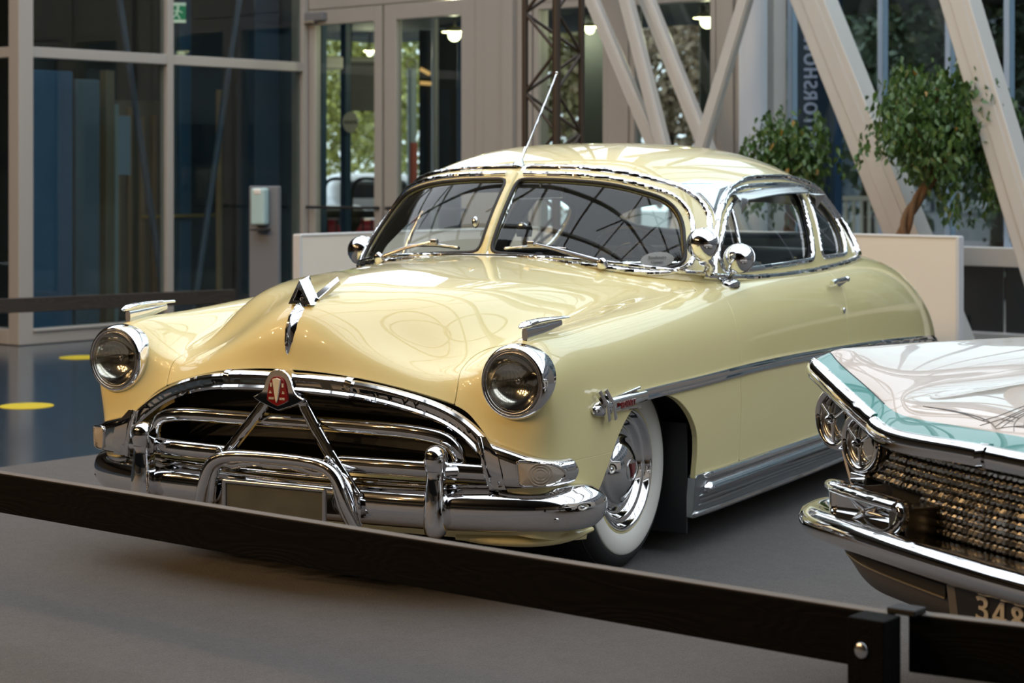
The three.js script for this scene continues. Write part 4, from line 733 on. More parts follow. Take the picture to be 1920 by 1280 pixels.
// ---- side trim, rockets, sill strips, handles, mirrors, aerial, wipers and cabin
for (const s of [1, -1]) {
  const m = ([u, v]) => [u, s * v];
  const tr = bodyPath([[10.10, 8.265], [9.5, 8.28], [9.0, 8.29], [8.1, 8.297], [7.1, 8.32], [6.3, 8.35], [5.1, 8.39], [4, 8.36], [3.1, 8.26], [2.4, 8.2]].map(m), 160);
  part('side_trim', sweep(tr.P, [[-0.002, -0.021], [0.007, -0.020], [0.012, -0.012], [0.013, -0.002], [0.010, 0.004], [0.0125, 0.010], [0.008, 0.018], [-0.002, 0.020]].map(([a, b]) => [a, s * b]), { normals: tr.N, crease: 0.5 }), C, car);
  // rocket badge
  const rk = bodyPath([[11.16, 8.235], [10.9, 8.245], [10.5, 8.255], [10.05, 8.268]].map(m), 60, 0.006);
  const body = part('rocket_badge', sweep(rk.P, ring(1, 18), { normals: rk.N, crease: 1, scale: (t) => { const r = t < 0.28 ? 0.029 * sqrt(clamp(1 - (1 - t / 0.28) ** 2, 0.001, 1)) : mix(0.029, 0.019, (t - 0.28) / 0.72); return [r * 0.85, r]; } }), C, car);
  part('nose_band', sweep(rk.P.slice(15, 18), ring(1, 18), { normals: rk.N.slice(15, 18), crease: 1, scale: () => [0.028, 0.031] }), C, body);
  for (const dy of [1, -1]) { const f = bodyPath([[10.72, 8.25 - dy * 0.13], [10.4, 8.258 - dy * 0.135], [10.14, 8.265 - dy * 0.16]].map(m), 20, 0.006); part('rocket_fin', sweep(f.P, rectProfile(0.012, 0.008), { normals: f.N, crease: 0.5, scale: (t) => [1, 0.4 + t] }), C, body); }
  for (const k of [0, 1]) {
    const zc = 0.462 - k * 0.044, pt = (y, z, o) => { let b = null; for (let u = 10; u < 11.4; u += 0.03) for (let v = 7.3; v < 9.2; v += 0.04) { bodyS(u, s * v, P0); const d = hypot(P0.y - y, P0.z - z); if (!b || d < b.d) b = { d, x: abs(P0.x) }; } return V(s * (b.x + o), y, z); };
    const bp = [pt(0.668, zc + 0.036, 0.018), pt(0.620, zc + 0.010, 0.030), pt(0.570, zc - 0.020, 0.018)];
    part('badge_bar', sweep(bp, rectProfile(0.020, 0.017, 0.2), { normals: bp.map(() => V(s, 0, 0)), crease: 0.4 }), C, body);
    if (k === 0) { const c = [pt(0.620, zc + 0.010, 0.031), pt(0.6185, zc - 0.044 + 0.010, 0.031)]; part('badge_cross', sweep(c, rectProfile(0.012, 0.016), { normals: c.map(() => V(s, 0, 0)) }), C, body); }
  }
  const tx = onBody(10.50, s * 8.262, 0.0315); const tg = textGeo('HORNET', 0.020, 0.004); const tm = part('badge_letters', tg, M.red, body, tx.p.toArray()); tm.rotation.y = s * PI / 2; tm.position.y -= 0.003; tm.rotation.order = 'YXZ'; tm.rotation.z = s * 0.03;
  // sill strips
  const strip = (name, y0, z0, z1, prof, mat) => { const find = (y, z) => { let b = null; const u0 = z > -0.8 ? 8 + (z + 0.8) / 0.5 : z > -2.1 ? 6 + (z + 2.1) / 0.65 : 5 + (z + 2.7) / 0.6; for (let u = u0 - 0.7; u < u0 + 0.7; u += 0.04) for (let v = 9; v <= 10; v += 0.02) { bodyS(u, s * v, P0); const d = hypot(P0.y - y, P0.z - z); if (!b || d < b.d) b = { d, u, v }; } return [b.u, s * b.v]; }; const q = bodyPath([find(y0, z0), find(y0, mix(z0, z1, 0.25)), find(y0, mix(z0, z1, 0.5)), find(y0, mix(z0, z1, 0.75)), find(y0, z1)], 90, 0.004); return part(name, sweep(q.P, prof.map(([a, b]) => [a, s * b]), { normals: q.N, crease: 0.9, scale: (t) => [sqrt(clamp(t / 0.012, 0.05, 1)), sqrt(clamp(t / 0.012, 0.05, 1))] }), mat, car); };
  strip('sill_top_strip', 0.276, -0.36, -2.70, dome(0.012, 0.011), C);
  strip('sill_spear', 0.235, -0.372, -2.70, [[-0.008, -0.024], [0.002, -0.024], [0.024, -0.005], [0.027, 0], [0.024, 0.005], [0.002, 0.024], [-0.008, 0.024]], C);
  for (const y of [0.207, 0.191, 0.175]) strip('sill_rib', y, -0.33, -2.70, dome(0.006, 0.007), M.ribbed);
  strip('sill_bead', 0.146, -0.297, -2.70, dome(0.012, 0.010), M.satin);
  // door handle and lock
  const a = onBody(6.44, s * 6.33, 0.034), b = onBody(6.24, s * 6.30, 0.036), hd = part('door_handle', rope([a.p.clone().add(V(0, -0.004, 0.03)).toArray(), a.p.toArray(), a.p.clone().lerp(b.p, 0.5).toArray(), b.p.toArray()], 0.011, 24, 12), C, car);
  part('handle_post', rodBetween(onBody(6.25, s * 6.32, -0.004).p.toArray(), b.p.toArray(), 0.013, 14), C, hd);
  part('handle_button', new THREE.SphereGeometry(0.013, 16, 12), C, hd, onBody(6.20, s * 6.3, 0.036).p.toArray());
  const lk = onBody(6.33, s * 7.35, 0.003); part('door_lock', new THREE.SphereGeometry(0.011, 16, 10).scale(0.6, 1.2, 1), C, car, lk.p.toArray());
  // mirror on a swan-neck post
  const mb = onBody(7.86, s * 5.32, 0), g = new THREE.Group(); g.name = 'door_mirror'; g.position.copy(mb.p); car.add(g);
  part('mirror_base', lathe([[0, 0.018], [0.012, 0.017], [0.036, 0.011], [0.048, 0.002], [0.046, -0.016]], 32).scale(0.85, 1, 1.3), C, g);
  part('mirror_arm', rope([[0, 0.008, 0], [s * 0.012, 0.03, 0.002], [s * 0.025, 0.062, 0.01], [s * 0.034, 0.085, 0.012]], 0.011, 16, 10), C, g);
  const mh = part('mirror_head', lathe([[0, 0.050], [0.02, 0.047], [0.04, 0.036], [0.055, 0.018], [0.061, 0.0], [0.060, -0.012]], 48), C, g, [s * 0.045, 0.098, 0.012], [1.15, 0, s * -0.15]);
  part('mirror_face', new THREE.CircleGeometry(0.058, 40).rotateX(PI / 2), M.bowl, mh, [0, -0.008, 0]);
  part('mirror_rim', new THREE.TorusGeometry(0.060, 0.004, 10, 48).rotateX(PI / 2), C, mh, [0, -0.010, 0]);
  // wipers
  const wp = onCab(0.03, s * 2.0, 0.02), w1 = onCab(0.125, s * 0.86, 0.040), wr = V(s * 0.50, 1.036, -0.440);
  const arm = part('wiper_arm', sweep([wr, wr.clone().lerp(w1.p, 0.5).add(V(0, 0.004, 0.012)), w1.p], rectProfile(0.008, 0.014), { normals: [0, 0, 0].map(() => V(0, 0.5, 1)), scale: (t) => [1.2 - 0.3 * t, 1.5 - 0.9 * t] }), M.satin, car);
  part('wiper_pivot', lathe([[0.022, -0.015], [0.020, 0.004], [0.012, 0.016], [0, 0.020]], 24), C, arm, wr.clone().add(V(0, 0, 0.004)).toArray(), [0.6, 0, 0]);
  const bl = [onCab(0.075, s * 0.42, 0.020).p, onCab(0.10, s * 0.86, 0.022).p, onCab(0.10, s * 1.40, 0.020).p];
  part('wiper_blade', rope(bl.map((q) => q.toArray()), 0.006, 20, 8), M.rubber, arm);
  part('blade_holder', rope(bl.map((q) => q.clone().add(V(0, 0.004, 0.010)).toArray()), 0.005, 20, 8), M.satin, arm);
  part('blade_clip', box(0.03, 0.018, 0.02, 0, 0, 0, 0.004), M.satin, arm, w1.p.toArray());
}
// spot lamp on the left pillar
{ const g = new THREE.Group(); g.name = 'spot_lamp'; g.position.set(0.812, 1.105, -0.665); car.add(g);
  const shell = part('lamp_shell', lathe([[0, 0.062], [0.022, 0.058], [0.042, 0.046], [0.056, 0.026], [0.063, 0.0], [0.063, -0.015], [0.058, -0.02]], 56), C, g, [0, 0, 0], [1.25, 0, 0.25]);
  part('lamp_rim', new THREE.TorusGeometry(0.061, 0.006, 12, 56).rotateX(PI / 2), C, shell, [0, -0.014, 0]);
  part('lamp_glass', lathe([[0.058, -0.016], [0.04, -0.024], [0, -0.028]], 40), M.lens, shell);
  part('lamp_arm', rope([[0.008, -0.055, -0.01], [0.018, -0.075, -0.03], [0.0, -0.10, -0.06], [-0.02, -0.125, -0.09]], 0.013, 24, 12), C, g);
  for (let k = 0; k < 3; k++) part('lamp_collar', new THREE.TorusGeometry(0.014, 0.005, 10, 24), M.satin, g, [0.012 - k * 0.011, -0.084 - k * 0.012, -0.04 - k * 0.017], [0.9, 0, 0]); }
// aerial
{ const b = onCab(1.075, -0.10, 0); const g = part('aerial', rope([[b.p.x, b.p.y, b.p.z], [b.p.x + 0.012, b.p.y + 0.20, b.p.z - 0.15], [b.p.x + 0.02, 1.785, -1.02]], 0.0042, 20, 8), M.satin, car);
  part('aerial_base', lathe([[0.028, -0.012], [0.026, 0.004], [0.017, 0.016], [0.014, 0.024], [0.010, 0.034], [0, 0.036]], 24), M.satin, g, b.p.toArray(), [-0.55, 0, 0]);
  part('aerial_collar', rope([[b.p.x + 0.001, b.p.y + 0.02, b.p.z - 0.012], [b.p.x + 0.005, b.p.y + 0.075, b.p.z - 0.05]], 0.008, 4, 10), C, g);
  part('aerial_tip', new THREE.SphereGeometry(0.007, 10, 8), M.satin, g, [b.p.x + 0.02, 1.787, -1.02]); }
// cabin
{ part('cabin_floor', box(1.5, 0.02, 2.3, 0, 0.32, -1.75), M.black, car);
  part('firewall', box(1.36, 0.60, 0.03, 0, 0.62, -0.66), M.dark, car);
  for (const s of [1, -1]) part('door_card', panel(clip(bodyM, (p, U) => min(s * U[1] - 4.7, 9 - s * U[1], -0.75 - p[2], p[2] + 3.0)), 0, { offset: -0.045 }), M.seat, car);
  const dp = [[0, 1.005, -0.80], [0.35, 1.0, -0.81], [0.68, 0.985, -0.88]]; part('dashboard', sweep(curve(X(dp), 40), [[-0.10, -0.06], [0.01, -0.10], [0.03, -0.03], [0.025, 0.04], [0.0, 0.14], [-0.10, 0.17]], { normals: curve(X(dp), 40).map(() => V(0, 1, 0)), crease: 0.6 }), M.dash, car);
  part('dash_top_pad', sweep(curve(X([[0, 1.02, -0.70], [0.4, 1.015, -0.73], [0.70, 0.995, -0.86]]), 30), rectProfile(0.02, 0.22), { normals: curve(X(dp), 30).map(() => V(0, 1, 0)) }), M.dash, car);
  const bench = (z, y, w, mat) => { const g = new THREE.Group(); g.name = 'bench_seat'; car.add(g); part('cushion', box(w, 0.20, 0.55, 0, y - 0.42, z + 0.28, 0.07), mat, g); const bk = new RoundedBoxGeometry(w, 0.58, 0.18, 4, 0.07); bk.rotateX(-0.22); part('backrest', bk.translate(0, y - 0.24, z), mat, g); part('seat_piping', rope([[-w / 2 + 0.04, y + 0.03, z - 0.06], [0, y + 0.045, z - 0.06], [w / 2 - 0.04, y + 0.03, z - 0.06]], 0.012, 20, 8), M.seatTan, g); };
  bench(-1.62, 0.95, 1.36, M.seat); bench(-2.62, 0.96, 1.30, M.seat);
  part('parcel_shelf', box(1.15, 0.02, 0.40, 0, 0.99, -2.92), M.dash, car);
  const sw = new THREE.Group(); sw.name = 'steering_wheel'; sw.position.set(0.37, 0.985, -1.06); sw.rotation.x = -0.95; car.add(sw);
  part('wheel_rim', new THREE.TorusGeometry(0.205, 0.013, 12, 64).rotateX(PI / 2), M.rubber, sw);
  part('horn_ring', new THREE.TorusGeometry(0.13, 0.005, 8, 48, PI).rotateX(PI / 2), C, sw);
  part('hub', lathe([[0, 0.03], [0.03, 0.026], [0.045, 0.0], [0.03, -0.05]], 24), M.dark, sw);
  for (const a of [0.35, PI - 0.35, -PI / 2]) part('spoke', beamBetween([0, 0, 0], [0.20 * cos(a), 0, -0.20 * sin(a)], 0.028, 0.012), M.dark, sw);
  part('steering_column', rodBetween([0.37, 0.97, -1.04], [0.37, 0.72, -0.66], 0.022, 14), M.dark, car);
  const mr = new THREE.Group(); mr.name = 'interior_mirror'; mr.position.set(0.03, 1.292, -0.83); car.add(mr);
  part('mirror_case', new RoundedBoxGeometry(0.24, 0.058, 0.022, 3, 0.01), M.chrome, mr, [0, 0, 0], [-0.1, -0.25, 0]);
  part('mirror_stem', rodBetween([0, 0.02, 0], [0, 0.085, 0.06], 0.006, 8), C, mr);
  const cp = new THREE.Group(); cp.name = 'compass'; cp.position.set(0.0, 1.145, -0.74); car.add(cp);
  part('compass_case', lathe([[0.0, -0.03], [0.03, -0.028], [0.034, 0.0], [0.03, 0.014]], 24), M.black, cp); part('compass_dome', new THREE.SphereGeometry(0.029, 20, 10, 0, 2 * PI, 0, PI / 2), M.satin, cp, [0, 0.012, 0]);
  const st = onCab(0.12, 3.17, -0.004), stick = part('window_sticker', (() => { const q = clip(clip(cabM, (p) => (p[2] > -1 && p[0] > 0.5 ? 0.030 - hypot((p[0] - 0.655) * 0.62, p[1] - 1.046) : -1)), (p, U) => 1 - U[0]); return panel(q, 0, { offset: -0.0075 }); })(), std(lin(0.24, 0.26, 0.26), 0.5), car);
  for (const [t, dy] of [['Roadsters', 0.006], ['Classic', -0.012]]) { const q = onCab(0.135 + dy * 3, 2.84, -0.003); const l = part('sticker_text', textGeo(t, 0.0105, 0.0006, fontSerif), M.dark, stick, q.p.toArray()); l.lookAt(q.p.clone().add(q.n)); l.quaternion.setFromRotationMatrix(new THREE.Matrix4().lookAt(q.n, V(0, 0, 0), V(0, 1, 0))); }
}
// ================================================================= the white and turquoise car cut off by the right edge of the picture
const c2 = thing('finned_car', 'white and turquoise car with paired head lamps and beaded grille, cropped at the right', 'car', [1.23, 0, -4.43], -64.3 * PI / 180);
{ const whiteM = phys(lin(0.52, 0.47, 0.43), 0.35, { clearcoat: 1, clearcoatRoughness: 0.02 }), tealM = phys(lin(0.014, 0.21, 0.20), 0.30, { clearcoat: 1, clearcoatRoughness: 0.02, metalness: 0.15 }), lineM = std(lin(0.012, 0.011, 0.012), 0.35);
  const XC = [0, 0.18, 0.36, 0.50, 0.60, 0.70, 0.82, 0.91, 0.962, 0.985, 0.985, 0.95];
  const rows = [
    { z: [0.095, 0.09, 0.08, 0.065, 0.045, 0.03, 0.012, -0.004, -0.016, -0.04, -0.10, -0.20], y: [0.744, 0.742, 0.736, 0.736, 0.752, 0.784, 0.822, 0.850, 0.862, 0.80, 0.55, 0.30] },
    { z: [0.06, 0.055, 0.045, 0.030, 0.010, -0.01, -0.03, -0.05, -0.065, -0.08, -0.13, -0.22], y: [0.770, 0.768, 0.764, 0.763, 0.776, 0.806, 0.841, 0.867, 0.879, 0.80, 0.55, 0.30] },
    { z: [-0.03, -0.03, -0.04, -0.05, -0.06, -0.08, -0.10, -0.12, -0.13, -0.14, -0.18, -0.26], y: [0.808, 0.807, 0.803, 0.795, 0.799, 0.829, 0.860, 0.882, 0.889, 0.81, 0.55, 0.29] },
    { z: [-0.25, -0.25, -0.25, -0.25, -0.26, -0.27, -0.28, -0.29, -0.30, -0.30, -0.32, -0.36], y: [0.850, 0.849, 0.842, 0.823, 0.812, 0.846, 0.876, 0.891, 0.894, 0.82, 0.55, 0.28] },
    { z: Array(12).fill(-0.70), y: [0.886, 0.885, 0.874, 0.850, 0.828, 0.862, 0.886, 0.896, 0.896, 0.82, 0.55, 0.26] },
    { z: Array(12).fill(-1.20), y: [0.906, 0.904, 0.89, 0.865, 0.842, 0.870, 0.889, 0.897, 0.896, 0.82, 0.55, 0.24] },
    { z: Array(12).fill(-1.95), y: [0.915, 0.912, 0.90, 0.88, 0.865, 0.878, 0.891, 0.897, 0.896, 0.82, 0.55, 0.24] },
  ];
  const KN = [0, 0.05, 0.16, 0.40, 0.85, 1.35, 2.1], kOf = (u) => { const i = clamp(floor(u), 0, 5); return KN[i] + (KN[i + 1] - KN[i]) * (u - i); };
  const vsI = Array.from({ length: 23 }, (_, i) => i - 11), usI = KN;
  const cols = vsI.map((v) => { const k = abs(v), sg = Math.sign(v); return [spline(usI, rows.map(() => sg * XC[k])), spline(usI, rows.map((r) => r.y[k])), spline(usI, rows.map((r) => r.z[k]))]; });
  let lu = NaN, rw; const S2 = (u, v, out) => { if (u !== lu) { lu = u; const at = cols.map((c) => c.map((f) => f(kOf(u)))); rw = [0, 1, 2].map((k) => spline(vsI, at.map((p) => p[k]))); } return out.set(rw[0](v), rw[1](v), rw[2](v)); };
  const on = (u, v, off = 0) => { const p = V(), a = V(), b = V(); S2(u, v, p); S2(u + 1e-3, v, a); S2(u - 1e-3, v, b); const du = a.sub(b); const c = V(), d = V(); S2(u, v + 1e-3, c); S2(u, v - 1e-3, d); const n = du.clone().cross(c.sub(d)).normalize().negate(); if (n.y < 0) n.negate(); return { p: p.addScaledVector(n, off), n }; };
  const P2 = gridPatch(S2, [...rng(0, 2, 60), ...rng(2.05, 6, 90)], rng(-11, 11, 250));
  const sv = (u) => 4 + 0.15 * u + 0.05 * u * u * 0.3, g = 0.0016;       // hood edge
  const hoodD = (U) => (sv(U[0]) - abs(U[1])) * 0.12, band = (U) => (1.0 - U[0]) * 0.045 - 0.0 + (abs(U[1]) > 8 ? 0.004 * (abs(U[1]) - 8) : 0);
  part('hood', panel(clip(clip(P2, (p, U) => hoodD(U) - g), (p, U) => -band(U)), 0.012), whiteM, c2);
  part('hood_band', panel(clip(clip(P2, (p, U) => hoodD(U) - g), (p, U) => band(U)), 0.012), tealM, c2);
  for (const s of [-1, 1]) {
    const half = clip(P2, (p, U) => min(-hoodD(U) - g, s * U[1]));
    const wheelCut = (p) => (p[1] < 0.72 ? hypot(p[2] + 0.82, p[1] - 0.32) - 0.40 : 1);
    part('fender', panel(clip(clip(half, (p, U) => -band(U)), wheelCut), 0.014), whiteM, c2);
    part('fender_band', panel(mainPiece(clip(clip(half, (p, U) => band(U)), (p, U) => 8.6 - abs(U[1]))), 0.014), tealM, c2);
    const ln = rng(4.15, 9.2, 50).map((v) => on(1.0, s * v, 0.0006)); part('pinstripe', sweep(ln.map((q) => q.p), rectProfile(0.0012, 0.0028), { normals: ln.map((q) => q.n) }), lineM, c2);
    // chrome brow over the lamps
    const lip = curve([...rng(4.10, 8.0, 9).map((v) => { const q = on(0, v).p; return [s * q.x, q.y - 0.024, q.z + 0.004]; }), [s * 0.975, 0.836, -0.035], [s * 0.992, 0.828, -0.10], [s * 0.995, 0.822, -0.25], [s * 0.995, 0.818, -0.9], [s * 0.995, 0.815, -1.9]], 110);
    part('brow_moulding', sweep(lip, ring(0.017, 14, 0.030).map(([a, b]) => [a, b]), { normals: lip.map((p) => V(s * sstep(0.94, 0.99, abs(p.x)), 0.15, 1 - sstep(0.94, 0.99, abs(p.x)))), crease: 1 }), M.chrome, c2);
    // lamp pods
    for (const [x, y, z, r] of [[0.893, 0.708, -0.035, 0.085], [0.744, 0.662, -0.015, 0.083]]) {
      const h = new THREE.Group(); h.name = 'headlamp'; h.position.set(s * x, y, z); h.rotation.x = PI / 2; c2.add(h);
      part('bezel', lathe([[0.070, -0.13], [r, -0.10], [r + 0.002, -0.01], [r - 0.002, 0.006], [r - 0.009, 0.011], [r - 0.018, 0.008], [r - 0.022, 0.0], [r - 0.024, -0.012]], 56), M.chrome, h);
      part('inner_ring', new THREE.TorusGeometry(r - 0.029, 0.004, 10, 56).rotateX(PI / 2), M.satin, h, [0, -0.006, 0]);
      part('lens', lathe([[r - 0.023, -0.012], [0.048, -0.002], [0.03, 0.006], [0, 0.008]], 48), M.lens, h);
      part('reflector', lathe([[r - 0.023, -0.014], [0.05, -0.032], [0.025, -0.045], [0, -0.048]], 48), std(lin(0.34, 0.31, 0.26), 0.22, 1), h);
      part('spider_hub', lathe([[0, 0.032], [0.006, 0.028], [0.014, 0.014], [0.016, 0.004], [0.010, 0.0]], 24), M.chrome, h);
      for (const a of [-0.55, PI + 0.55, PI / 2]) part('spider_arm', rodBetween([0, 0.008, 0], [(r - 0.02) * cos(a), 0.002, (r - 0.02) * sin(a)], 0.0058, 8, 0.0042), M.chrome, h);
    }
    const hz = new THREE.Shape(); hz.absarc(0.893, 0.708, 0.089, 0, 2 * PI); part('lamp_housing', merge([cyl(0.088, 0.080, 0.14, 48).rotateX(PI / 2).translate(s * 0.893, 0.708, -0.125), cyl(0.086, 0.080, 0.14, 48).rotateX(PI / 2).translate(s * 0.744, 0.662, -0.105), box(0.16, 0.16, 0.1, s * 0.82, 0.70, -0.13, 0.01)]), M.chrome, c2);
    part('housing_foot', merge([box(0.07, 0.03, 0.06, s * 0.742, 0.567, -0.03, 0.006), box(0.055, 0.035, 0.05, s * 0.742, 0.59, -0.04, 0.008)]), M.chrome, c2);
    // lower lamp: torpedo blade, loop, star plate
    const bl = curve([[s * 0.835, 0.552, 0.02], [s * 0.72, 0.556, 0.075], [s * 0.58, 0.558, 0.105], [s * 0.45, 0.559, 0.12], [s * 0.385, 0.559, 0.125]], 50);
    part('lamp_blade', sweep(bl, ring(1, 14), { normals: bl.map(() => V(0, 1, 0)), crease: 1, scale: (t) => { const k = sqrt(clamp(t / 0.25, 0.03, 1)); return [0.016 * k, 0.032 * k]; } }), M.chrome, c2);
    part('lamp_loop', rope([[s * 0.40, 0.559, 0.13], [s * 0.376, 0.552, 0.13], [s * 0.372, 0.535, 0.132], [s * 0.380, 0.512, 0.138], [s * 0.405, 0.492, 0.148], [s * 0.425, 0.484, 0.152]], 0.013, 40, 10, { ry: 0.018 }), M.chrome, c2);
    part('loop_tail', rope([[s * 0.425, 0.484, 0.152], [s * 0.37, 0.487, 0.16], [s * 0.31, 0.485, 0.16]], 0.008, 16, 8), M.chrome, c2);
    part('lamp_recess', merge([box(0.40, 0.075, 0.01, s * 0.575, 0.512, 0.055, 0.003), box(0.40, 0.01, 0.07, s * 0.575, 0.478, 0.085, 0.003)]), M.chrome, c2);
    part('lamp_end', lathe([[0.034, -0.03], [0.036, 0.03]], 24).translate(s * 0.765, 0.515, 0.03), M.chrome, c2);
    const st = part('lamp_star', new THREE.SphereGeometry(0.011, 16, 12), M.chrome, c2, [s * 0.60, 0.508, 0.078]);
    for (const [ex, ey] of [[0.085, 0.034], [0.10, -0.002], [-0.085, 0.036], [-0.06, -0.026]]) { const A = [0, 0, 0], B = [ex, ey, 0]; const gg = new THREE.ConeGeometry(0.014, hypot(ex, ey), 4); gg.scale(1, 1, 0.5); gg.applyQuaternion(new THREE.Quaternion().setFromUnitVectors(V(0, 1, 0), V(ex, ey, 0).normalize())); part('star_point', gg.translate(ex / 2, ey / 2, 0), M.satin, st); }
    part('lamp_side', box(0.075, 0.085, 0.15, s * 0.405, 0.512, 0.05, 0.008), std(lin(0.20, 0.19, 0.17), 0.25, 1), c2);
  }
  // hood lip
  const hl = curve(X(rng(0, 4.0, 8).map((v) => { const q = on(0, v).p; return [q.x, q.y - 0.026, q.z + 0.006]; })), 90);
  part('hood_moulding', sweep(hl, [[-0.012, -0.028], [0.006, -0.028], [0.018, -0.014], [0.022, 0.004], [0.018, 0.018], [0.008, 0.026], [-0.012, 0.028]].map(([a, b]) => [a, -b]), { normals: hl.map((p) => V(p.x * 0.2, 0.35, 1)), crease: 0.8 }), M.chrome, c2);
  part('moulding_joint', sweep(hl.slice(36, 39), ring(0.026, 12, 0.032), { normals: hl.slice(36, 39).map(() => V(0, 0.35, 1)), crease: 1 }), M.chrome, c2);
  // beaded grille bars
  const bead = std(lin(0.19, 0.18, 0.165), 0.33, 1);
  for (let i = 0; i < 9; i++) {
    const y = 0.668 - 0.0218 * i, x0 = i < 2 ? 0.605 : i < 4 ? 0.635 : i === 4 ? 0.70 : 0.455, pitch = 0.0228, n = Math.round(2 * x0 / pitch), p = [];
    const m = n * 12; for (let k = 0; k <= m; k++) { const x = -x0 + 2 * x0 * k / m; p.push(V(x, y, 0.035 - 0.05 * (x / 0.62) ** 2)); }
    part('beaded_bar', sweep(p, ring(1, 16), { normals: p.map(() => V(0, 0, 1)), crease: 2, scale: (t) => { const f = (t * n) % 1, r = 0.0040 + 0.0078 * sqrt(max(0, sin(PI * (f < 0 ? 0 : f ** 0.75)))); return [r * 1.1, r]; } }).applyMatrix4(new THREE.Matrix4().set(1, 0.65, 0, -0.65 * y, 0, 1, 0, 0, 0, 0, 1, 0, 0, 0, 0, 1)), bead, c2);
  }
  part('grille_back', box(1.30, 0.27, 0.02, 0, 0.585, -0.055), M.black, c2);
  for (const x of [-0.28, 0.0, 0.28]) part('grille_stay', box(0.012, 0.22, 0.02, x, 0.58, -0.03, 0.002), M.dark, c2);
  part('grille_shelf', (() => { const q = box(0.86, 0.006, 0.17, 0, 0, 0, 0.002); q.rotateX(-0.08); return q.translate(0, 0.483, 0.095); })(), std(lin(0.40, 0.38, 0.35), 0.10, 1), c2);
  // bumper, pan, plate
  const bp = curve(X([[0, 0.462, 0.175], [0.30, 0.462, 0.165], [0.55, 0.460, 0.14], [0.72, 0.455, 0.108], [0.85, 0.450, 0.062], [0.935, 0.447, -0.015], [0.975, 0.446, -0.13], [0.985, 0.446, -0.30]]), 150);
  const bn = bp.map((q, i) => { const t = bp[min(bp.length - 1, i + 1)].clone().sub(bp[max(0, i - 1)]); const n = V(-t.z, 0, t.x).normalize(); return n.z < 0 && abs(q.x) < 0.85 ? n.negate() : n.x * q.x < 0 ? n.negate() : n; });
  part('bumper', sweep(bp, [[-0.05, 0.020], [-0.02, 0.034], [0.010, 0.036], [0.030, 0.026], [0.040, 0.008], [0.038, -0.010], [0.026, -0.030], [0.004, -0.042], [-0.05, -0.046]].map(([a, b]) => [a, -b]), { normals: bn, crease: 0.9 }), M.chrome, c2);
  const pan = []; const pc = curve(X([[0, 0, 0.105], [0.3, 0, 0.10], [0.55, 0, 0.075], [0.72, 0, 0.035], [0.85, 0, -0.05]]), 70);
  { const pos = [], idx = [], prof = (x) => { const e = sstep(0.50, 0.86, abs(x)) ** 1.5; return [[0.43, 0.02], [0.405, 0.028], mixp([0.365, 0.022], [0.41, 0.02], e), mixp([0.312, -0.01], [0.40, 0.0], e), mixp([0.285, -0.10], [0.395, -0.05], e)]; }; function mixp(a, b, t) { return [mix(a[0], b[0], t), mix(a[1], b[1], t)]; }
    pc.forEach((p) => prof(p.x).forEach(([y, dz]) => pos.push(p.x, y, p.z + dz)));
    for (let i = 0; i < 69; i++) for (let j = 0; j < 4; j++) { const a = i * 5 + j; idx.push(a, a + 1, a + 5, a + 1, a + 6, a + 5); }
    const gq = new THREE.BufferGeometry(); gq.setAttribute('position', new THREE.Float32BufferAttribute(pos, 3)); gq.setIndex(idx); gq.computeVertexNormals(); part('front_pan', gq, std(lin(0.085, 0.078, 0.072), 0.45, 0.3), c2); }
  for (const s of [-1, 1]) { const slot = curve([[s * 0.20, 0.390, 0.137], [s * 0.45, 0.394, 0.118], [s * 0.60, 0.398, 0.094], [s * 0.685, 0.404, 0.07]], 30); part('pan_slot', sweep(slot, [[-0.004, -0.016], [0.003, -0.017], [0.003, 0.015], [-0.004, 0.016]], { normals: slot.map(() => V(0, 0, 1)), scale: (t) => [1, 1.0 - 0.55 * t] }), M.black, c2);
    const lo = slot.map((q) => q.clone().add(V(0, -0.016, 0.003))); part('slot_lip', sweep(lo, ring(0.003, 8), { normals: lo.map(() => V(0, 0, 1)) }), std(lin(0.30, 0.26, 0.20), 0.3, 0.8), c2); }
  part('number_plate', box(0.50, 0.115, 0.01, 0.10, 0.368, 0.150, 0.004), std(lin(0.008, 0.008, 0.009), 0.4), c2);
  [...'348'].forEach((ch, i) => part('plate_digit', textGeo(ch, 0.056, 0.003).scale(1.15, 1, 1), std(lin(0.42, 0.40, 0.37), 0.5), c2, [-0.045 + i * 0.060, 0.383, 0.1555]));
  part('plate_side', beamBetween([-0.163, 0.428, 0.152], [-0.142, 0.315, 0.150], 0.010, 0.030, [1, 0, 0], 0.002), std(lin(0.15, 0.14, 0.13), 0.4, 0.4), c2);
  // hand-drawn pinstripes on the hood
  const ps = (pts, w = 0.003) => { const q = curve(pts.map(([u, v]) => [u, v, 0]), 30).map((p) => on(p.x, p.y, 0.0006)); part('pinstripe', sweep(q.map((k) => k.p), rectProfile(0.0012, w), { normals: q.map((k) => k.n), scale: (t) => [1, 0.35 + 0.65 * sin(PI * clamp(t, 0.05, 0.95))] }), lineM, c2); };
  const vc = -0.72; // a little right of the centre line
